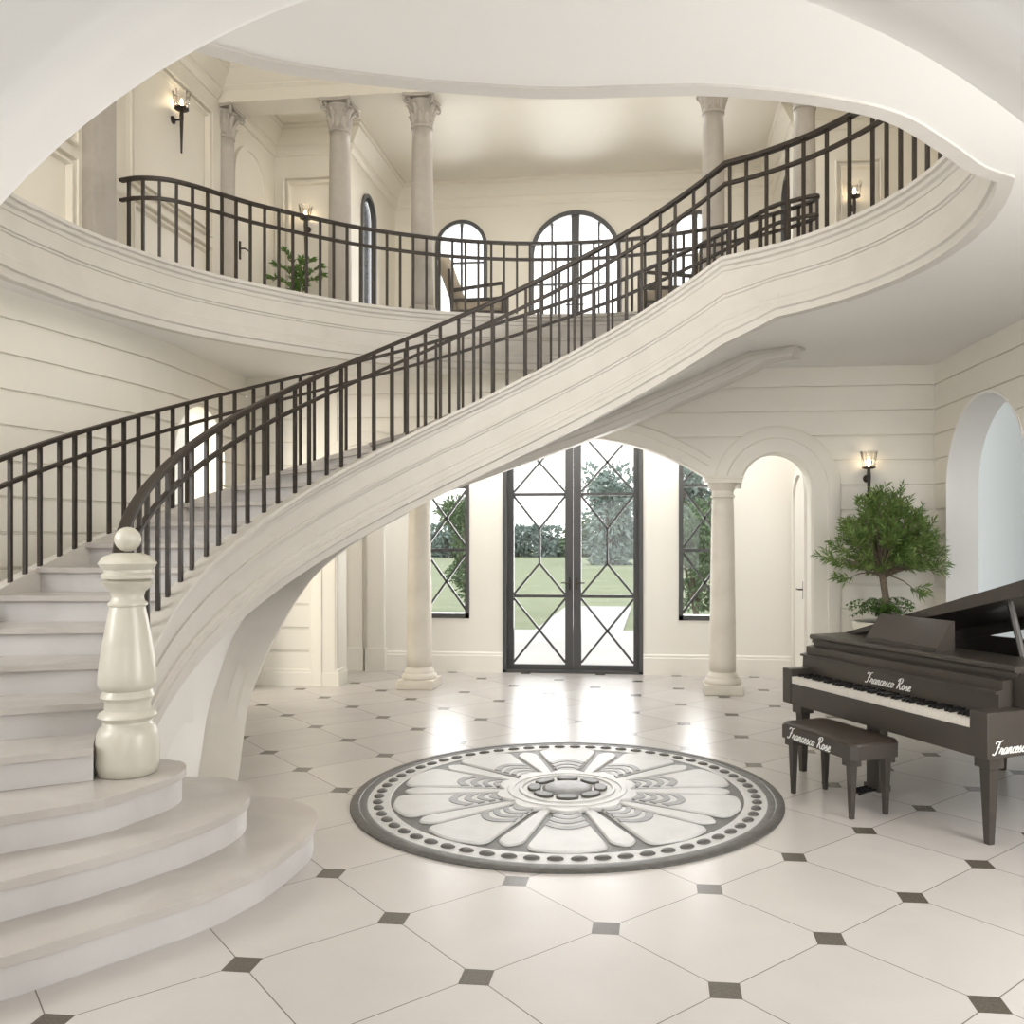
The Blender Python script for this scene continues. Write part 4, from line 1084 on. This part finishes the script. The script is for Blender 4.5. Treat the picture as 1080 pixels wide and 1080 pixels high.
# ------------------------------------------------------------------ foliage helpers
def leaf(b, p, d, L_, w, up=None, droop=.15):
    d = d.normalized(); up = up or Vector((rnd.uniform(-1, 1), rnd.uniform(-1, 1), rnd.uniform(-.2, 1)))
    s = d.cross(up)
    if s.length < .05: s = d.cross(Vector((1, .3, 0)))
    s.normalize(); n = s.cross(d)
    a = b.verts.new(p); m1 = b.verts.new(p+d*L_*.45+s*w*.5+n*w*.15); m2 = b.verts.new(p+d*L_*.45-s*w*.5+n*w*.15); t = b.verts.new(p+d*L_-Vector((0, 0, droop*L_)))
    c = b.verts.new(p+d*L_*.5)
    b.faces.new((a, c, m1)); b.faces.new((m1, c, t)); b.faces.new((a, m2, c)); b.faces.new((c, m2, t))

# ------------------------------------------------------------------ potted tree by the right wall
pt = empty('potted_tree', (2.32, 9.18, 0), 0, 'bushy potted tree with narrow green leaves in the back right corner', 'potted plant')
b = bmesh.new(); lathe(b, [(0, .001), (.17, .001), (.19, .03), (.26, .45), (.285, .78), (.30, .80), (.30, .86), (.285, .87), (.265, .86), (.26, .80), (0, .80)], 40); autosmooth(link('pot', b, M['pot'], pt), 40)
b = bmesh.new(); lathe(b, [(.262, .80), (.26, .835), (.15, .85), (0, .855)], 24, cap=False); link('soil', b, M['soil'], pt)
fork = Vector((-.01, 0, 1.36)); tips = []
b = bmesh.new(); tube(b, crom([(.05, 0, .83), (.045, 0, .98), (.02, .0, 1.15), (-.01, 0, 1.36)], 4), [.045, .043, .041, .039, .038, .037, .036, .035, .034, .034, .034, .034, .034], 10)
def crown_tip():
    a = rnd.uniform(0, 2*PI); h = rnd.uniform(0, 1)**.8; z = 1.36+.90*h
    R0 = .64*math.sin(min(1, .36+h*1.05)*PI/2) if h < .5 else .64*(1-.62*(h-.5)/.5)
    q = math.sqrt(rnd.uniform(.08, 1))
    return Vector((math.cos(a)*R0*q, math.sin(a)*R0*q*.66, z-.10*q*rnd.random()))
twigs = []
for k in range(120):
    tip = crown_tip(); mid = fork.lerp(tip, .5)+Vector((rnd.uniform(-.05, .05), rnd.uniform(-.05, .05), rnd.uniform(-.02, .08)))
    tube(b, crom([fork+Vector((rnd.uniform(-.02, .02), rnd.uniform(-.02, .02), rnd.uniform(-.05, .03))), mid, tip], 3), [.012, .010, .008, .007, .005, .004, .003], 4, caps=False); twigs.append((mid, tip))
for tip in (Vector((-.60, -.05, 1.50)), Vector((-.50, -.12, 1.44)), Vector((-.42, -.1, 1.27)), Vector((.33, -.18, 1.13)), Vector((.60, -.1, 1.36)), Vector((.62, .0, 1.55))):
    mid = fork.lerp(tip, .55)+Vector((0, 0, .05)); tube(b, crom([fork, mid, tip], 3), [.009, .008, .007, .006, .004, .003, .003], 4, caps=False); twigs.append((mid.lerp(tip, .3), tip))
autosmooth(link('trunk', b, M['bark'], pt), 60)
b = bmesh.new()
for mid, tip in twigs:
    base = (tip-mid)
    sprigs = [(mid, tip)]
    for q in range(3):
        s = mid.lerp(tip, rnd.uniform(.1, .8)); dd = (base.normalized()+Vector((rnd.uniform(-.8, .8), rnd.uniform(-.7, .7), rnd.uniform(.1, 1.1)))).normalized()
        sprigs.append((s, s+dd*rnd.uniform(.09, .18)))
    for s, e in sprigs:
        n = int(7+(e-s).length*55); ax = (e-s).normalized()
        for i in range(n):
            p = s.lerp(e, .1+.9*i/n); a = i*2.4; u = ax.orthogonal().normalized(); v = ax.cross(u)
            leaf(b, p, ax*.9+(u*math.cos(a)+v*math.sin(a))*.75, rnd.uniform(.06, .10), .018, None, .1)
link('foliage', b, M['leaf'], pt)
b = bmesh.new()
for k in range(60):      # fern fronds over the rim
    a = rnd.uniform(0, 2*PI); R0 = rnd.uniform(.16, .40); hh = rnd.uniform(.10, .27); p0 = Vector((.0, 0, .87))
    if math.sin(a) > .6: R0 *= .7
    pts = [p0+Vector((math.cos(a)*R0*t, math.sin(a)*R0*t, hh*math.sin(t*2.2)-.05*t*t)) for t in [i/9 for i in range(10)]]
    for i in range(1, 9):
        d = (pts[i+1]-pts[i]).normalized(); s = d.cross(Vector((0, 0, 1))).normalized()
        for sg in (-1, 1): leaf(b, pts[i], d*.7+s*sg, .10*(1-.06*i), .024, Vector((0, 0, 1)), .2)
link('fern', b, M['leafd'], pt)

# upstairs plant
up_ = empty('potted_plant', (-4.62, 10.85, H2), 0, 'leafy plant in a pot upstairs behind the balcony railing', 'potted plant')
b = bmesh.new(); lathe(b, [(0, .001), (.15, .001), (.20, .4), (.21, .62), (.19, .63), (.17, .58), (0, .58)], 32); autosmooth(link('pot', b, M['pot'], up_), 40)
b = bmesh.new(); b2 = bmesh.new()
for tip, kk in ((Vector((-.36, -.05, .92)), 'a'), (Vector((-.30, 0, 1.10)), 'a'), (Vector((-.20, .02, 1.30)), 'a'), (Vector((-.08, 0, 1.02)), 'a'), (Vector((.05, -.05, 1.12)), 'b'), (Vector((.18, 0, 1.15)), 'b'), (Vector((.30, .02, 1.06)), 'b'), (Vector((.33, -.05, .92)), 'b'), (Vector((.12, -.1, .95)), 'b'), (Vector((.0, .1, 1.2)), 'b'), (Vector((-.02, -.1, .80)), 'b')):
    P = crom([Vector((0, 0, .58)), Vector((tip.x*.4, tip.y*.4, .62+(tip.z-.6)*.7)), tip], 5); tube(b, P, .005, 5)
    for i in range(3, len(P)):
        for q in range(5):
            dd = (P[i]-P[i-1]).normalized()+Vector((rnd.uniform(-1, 1), rnd.uniform(-1, 1), rnd.uniform(-.5, .7)))
            leaf(b2, P[i], dd, rnd.uniform(.07, .12), .035, None, .2)
link('stem', b, M['bark'], up_); link('foliage', b2, M['leafd'], up_)

# ------------------------------------------------------------------ armchairs upstairs
def make_chair(loc, rz, label):
    e = empty('armchair', loc, rz, label, 'armchair', 'armchairs in the upper hall')   # faces local +X
    for s in (-1, 1):
        b = bmesh.new(); y = s*.31
        for p, q in (((-.30, y, 0), (-.36, y, .82)), ((.30, y, 0), (.30, y, .64)), ((-.33, y, .56), (.30, y, .66)), ((-.31, y, .30), (.30, y, .30)), ((-.32, y, .44), (.30, y, .47))):
            bar(b, p, q, .035, .035, Vector((0, 1, 0)))
        link('side_frame', b, M['iron'], e)
    b = bmesh.new(); bar(b, (-.36, -.31, .80), (-.36, .31, .80), .03, .03, Vector((1, 0, 0))); bar(b, (.29, -.31, .30), (.29, .31, .30), .03, .03, Vector((1, 0, 0))); bar(b, (-.30, -.31, .30), (-.30, .31, .30), .03, .03, Vector((1, 0, 0))); link('cross_frame', b, M['iron'], e)
    b = bmesh.new(); box(b, -.27, .31, -.29, .29, .31, .47, bev=.05); link('seat', b, M['fabric'], e, True)
    b = bmesh.new(); box(b, -.09, .09, -.28, .28, 0, .62, Matrix.Translation((-.24, 0, .42)) @ Matrix.Rotation(-rad(20), 4, 'Y'), bev=.07); link('backrest', b, M['fabric'], e, True)
    return e
ch = make_chair((-2.20, 10.75, H2), rad(8), 'beige armchair with dark frame in front of the left arched window upstairs')
c = copy_tree(ch); c.location = (.22, 10.5, H2); c.rotation_euler = (0, 0, rad(172)); c['label'] = 'dark framed armchair upstairs half hidden behind the stair railing'

# ------------------------------------------------------------------ outdoors
b = bmesh.new(); box(b, -160, 160, 11.3, 220, -.25, -.06); tag(link('lawn', b, M['grass']), 'pale green lawn outside the entrance', 'lawn', None, 'structure')
b = bmesh.new(); box(b, -9, 7, 11.3, 16.6, -.06, -.03); box(b, -2.32, -.62, 16.6, 22.6, -.06, -.028); tag(link('patio', b, M['paving']), 'white paved terrace and path outside the entrance', 'terrace', None, 'structure')
def blob_tree(name, x, y, h, r, label, m='tree', trunk=.3, n=900, ls=.28, grp=None, cat='tree', nb=9):
    e = empty(name, (x, y, -.06), 0, label, cat, grp)
    b = bmesh.new(); tube(b, [(0, 0, 0), (rnd.uniform(-.05, .05)*h, 0, h*.5), (0, 0, h*.72)], [r*.07, r*.055, r*.03], 7)
    for k in range(4):
        a = rnd.uniform(0, 2*PI); tube(b, [(0, 0, h*trunk), (math.cos(a)*r*.45, math.sin(a)*r*.45, h*.7)], [r*.04, r*.015], 5)
    link('trunk', b, M['bark'], e)
    b = bmesh.new(); bl = []
    for k in range(nb):
        a = rnd.uniform(0, 2*PI); q = rnd.uniform(0, .62); bl.append((Vector((math.cos(a)*r*q, math.sin(a)*r*q, h*rnd.uniform(trunk+.16, .86))), r*rnd.uniform(.32, .55)))
    for k in range(n):
        c_, rr = rnd.choice(bl); v = Vector((rnd.gauss(0, 1), rnd.gauss(0, 1), rnd.gauss(0, 1))).normalized()*rr*rnd.uniform(.5, 1.05); v.z *= .8
        p = c_+v
        if p.z > h: p.z = h-rnd.uniform(0, .1)*h
        leaf(b, p, v+Vector((rnd.uniform(-.5, .5), rnd.uniform(-.5, .5), rnd.uniform(-.3, .6)))*rr, ls*rnd.uniform(.7, 1.3), ls*.45)
    link('foliage', b, M[m], e); return e
blob_tree('tree', -4.42, 20.3, 3.0, .78, 'small garden tree outside the window left of the entrance door', 'tree', -.02, 4200, .13, None, nb=22)
blob_tree('tree', .92, 20.0, 2.9, .95, 'small garden tree outside the window right of the entrance door, behind the lower column', 'tree', -.02, 4200, .13, None, nb=22)
blob_tree('tree', -3.1, 62, 7.3, 3.1, 'tall blue-green tree on the lawn seen through the right door leaf', 'tree_hazed', -.2, 3600, .5, None, nb=22)
blob_tree('tree', 3.2, 66, 8.5, 3.4, 'tall pale tree seen through the upper part of the window right of the door', 'tree_hazed', .12, 2200, .55, None, nb=14)
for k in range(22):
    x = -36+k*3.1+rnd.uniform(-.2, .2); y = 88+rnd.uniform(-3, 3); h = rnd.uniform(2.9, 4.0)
    blob_tree('hedge_bush', x, y, h, 3.0, 'green hedge bush in the row at the far end of the lawn', 'tree_hazed' if k % 3 else 'tree', -.22, 1500, .6, 'hedge bushes along the lawn', 'bush', nb=7)

# ------------------------------------------------------------------ light
w = bpy.data.worlds.new('sky'); scene.world = w; w.use_nodes = True; nt = w.node_tree
bg = nt.nodes['Background']; tc = nt.nodes.new('ShaderNodeTexCoord'); sx = nt.nodes.new('ShaderNodeSeparateXYZ'); nt.links.new(tc.outputs['Generated'], sx.inputs[0])
rp = nt.nodes.new('ShaderNodeValToRGB'); nt.links.new(sx.outputs[2], rp.inputs[0])
rp.color_ramp.elements[0].position = 0; rp.color_ramp.elements[0].color = (1.0, .985, .96, 1)
rp.color_ramp.elements[1].position = .6; rp.color_ramp.elements[1].color = (.90, .95, 1.0, 1)
nt.links.new(rp.outputs[0], bg.inputs[0]); bg.inputs[1].default_value = 2.2
def area_light(name, loc, rot, sx_, sy_, power, col=(1, .99, .975)):
    l = bpy.data.lights.new(name, 'AREA'); l.shape = 'RECTANGLE'; l.size = sx_; l.size_y = sy_; l.energy = power; l.color = col
    o = bpy.data.objects.new(name, l); COL.objects.link(o); o.location = loc; o.rotation_euler = rot; return o
area_light('entrance_daylight', (-1.05, 11.6, 1.8), (-PI/2-.22, 0, 0), 4.2, 2.6, 270)
area_light('hall_daylight', (-1.2, 13.8, 5.6), (-PI/2, 0, 0), 4.6, 2.2, 340)
# unseen fill lights added to brighten the interior, without fixtures
area_light('upper_fill', (-.8, 1.95, 5.9), (PI/2+.25, 0, 0), 7.0, 2.2, 265)  # added fill facing the upper walls, no window behind it
area_light('side_fill', (3.35, 2.95, 1.9), (PI/2, 0, PI/2-.12), 2.2, 2.8, 185)  # added fill from the right, this wall has no window
area_light('left_fill', (-5.3, 2.9, 2.5), (PI/2, 0, -PI/2+.35), 2.0, 1.8, 150)  # added fill from the left towards the right wall and piano
area_light('passage_fill', (-6.3, 7.3, 2.6), (PI/2, 0, -.55), 1.2, 2.0, 130, (1, .90, .74))  # added warm fill for the left arch and corner, no fixture
area_light('vestibule_fill', (-1.05, 10.5, 3.55), (0, 0, 0), 4.5, .6, 70)  # added overhead fill for the vestibule walls, no fixture
area_light('rear_fill', (-.2, -4.8, 1.9), (PI/2, 0, 0), 6.6, 2.2, 85)  # added fill from behind the viewer
area_light('upper_hall_fill', (-1.1, 10.5, 7.1), (0, 0, 0), 5.0, .6, 70)  # added overhead fill hidden by the beam, no fixture

scene.view_settings.view_transform = 'Standard'; scene.view_settings.look = 'None'; scene.view_settings.gamma = 1
scene.view_settings.use_curve_mapping = False; scene.view_settings.exposure = -0.13
scene.cycles.max_bounces = 10; scene.cycles.diffuse_bounces = 7; scene.cycles.glossy_bounces = 4; scene.cycles.transparent_max_bounces = 12
scene.cycles.caustics_reflective = False; scene.cycles.caustics_refractive = False; scene.cycles.sample_clamp_indirect = 8
scene.cycles.use_denoising = True
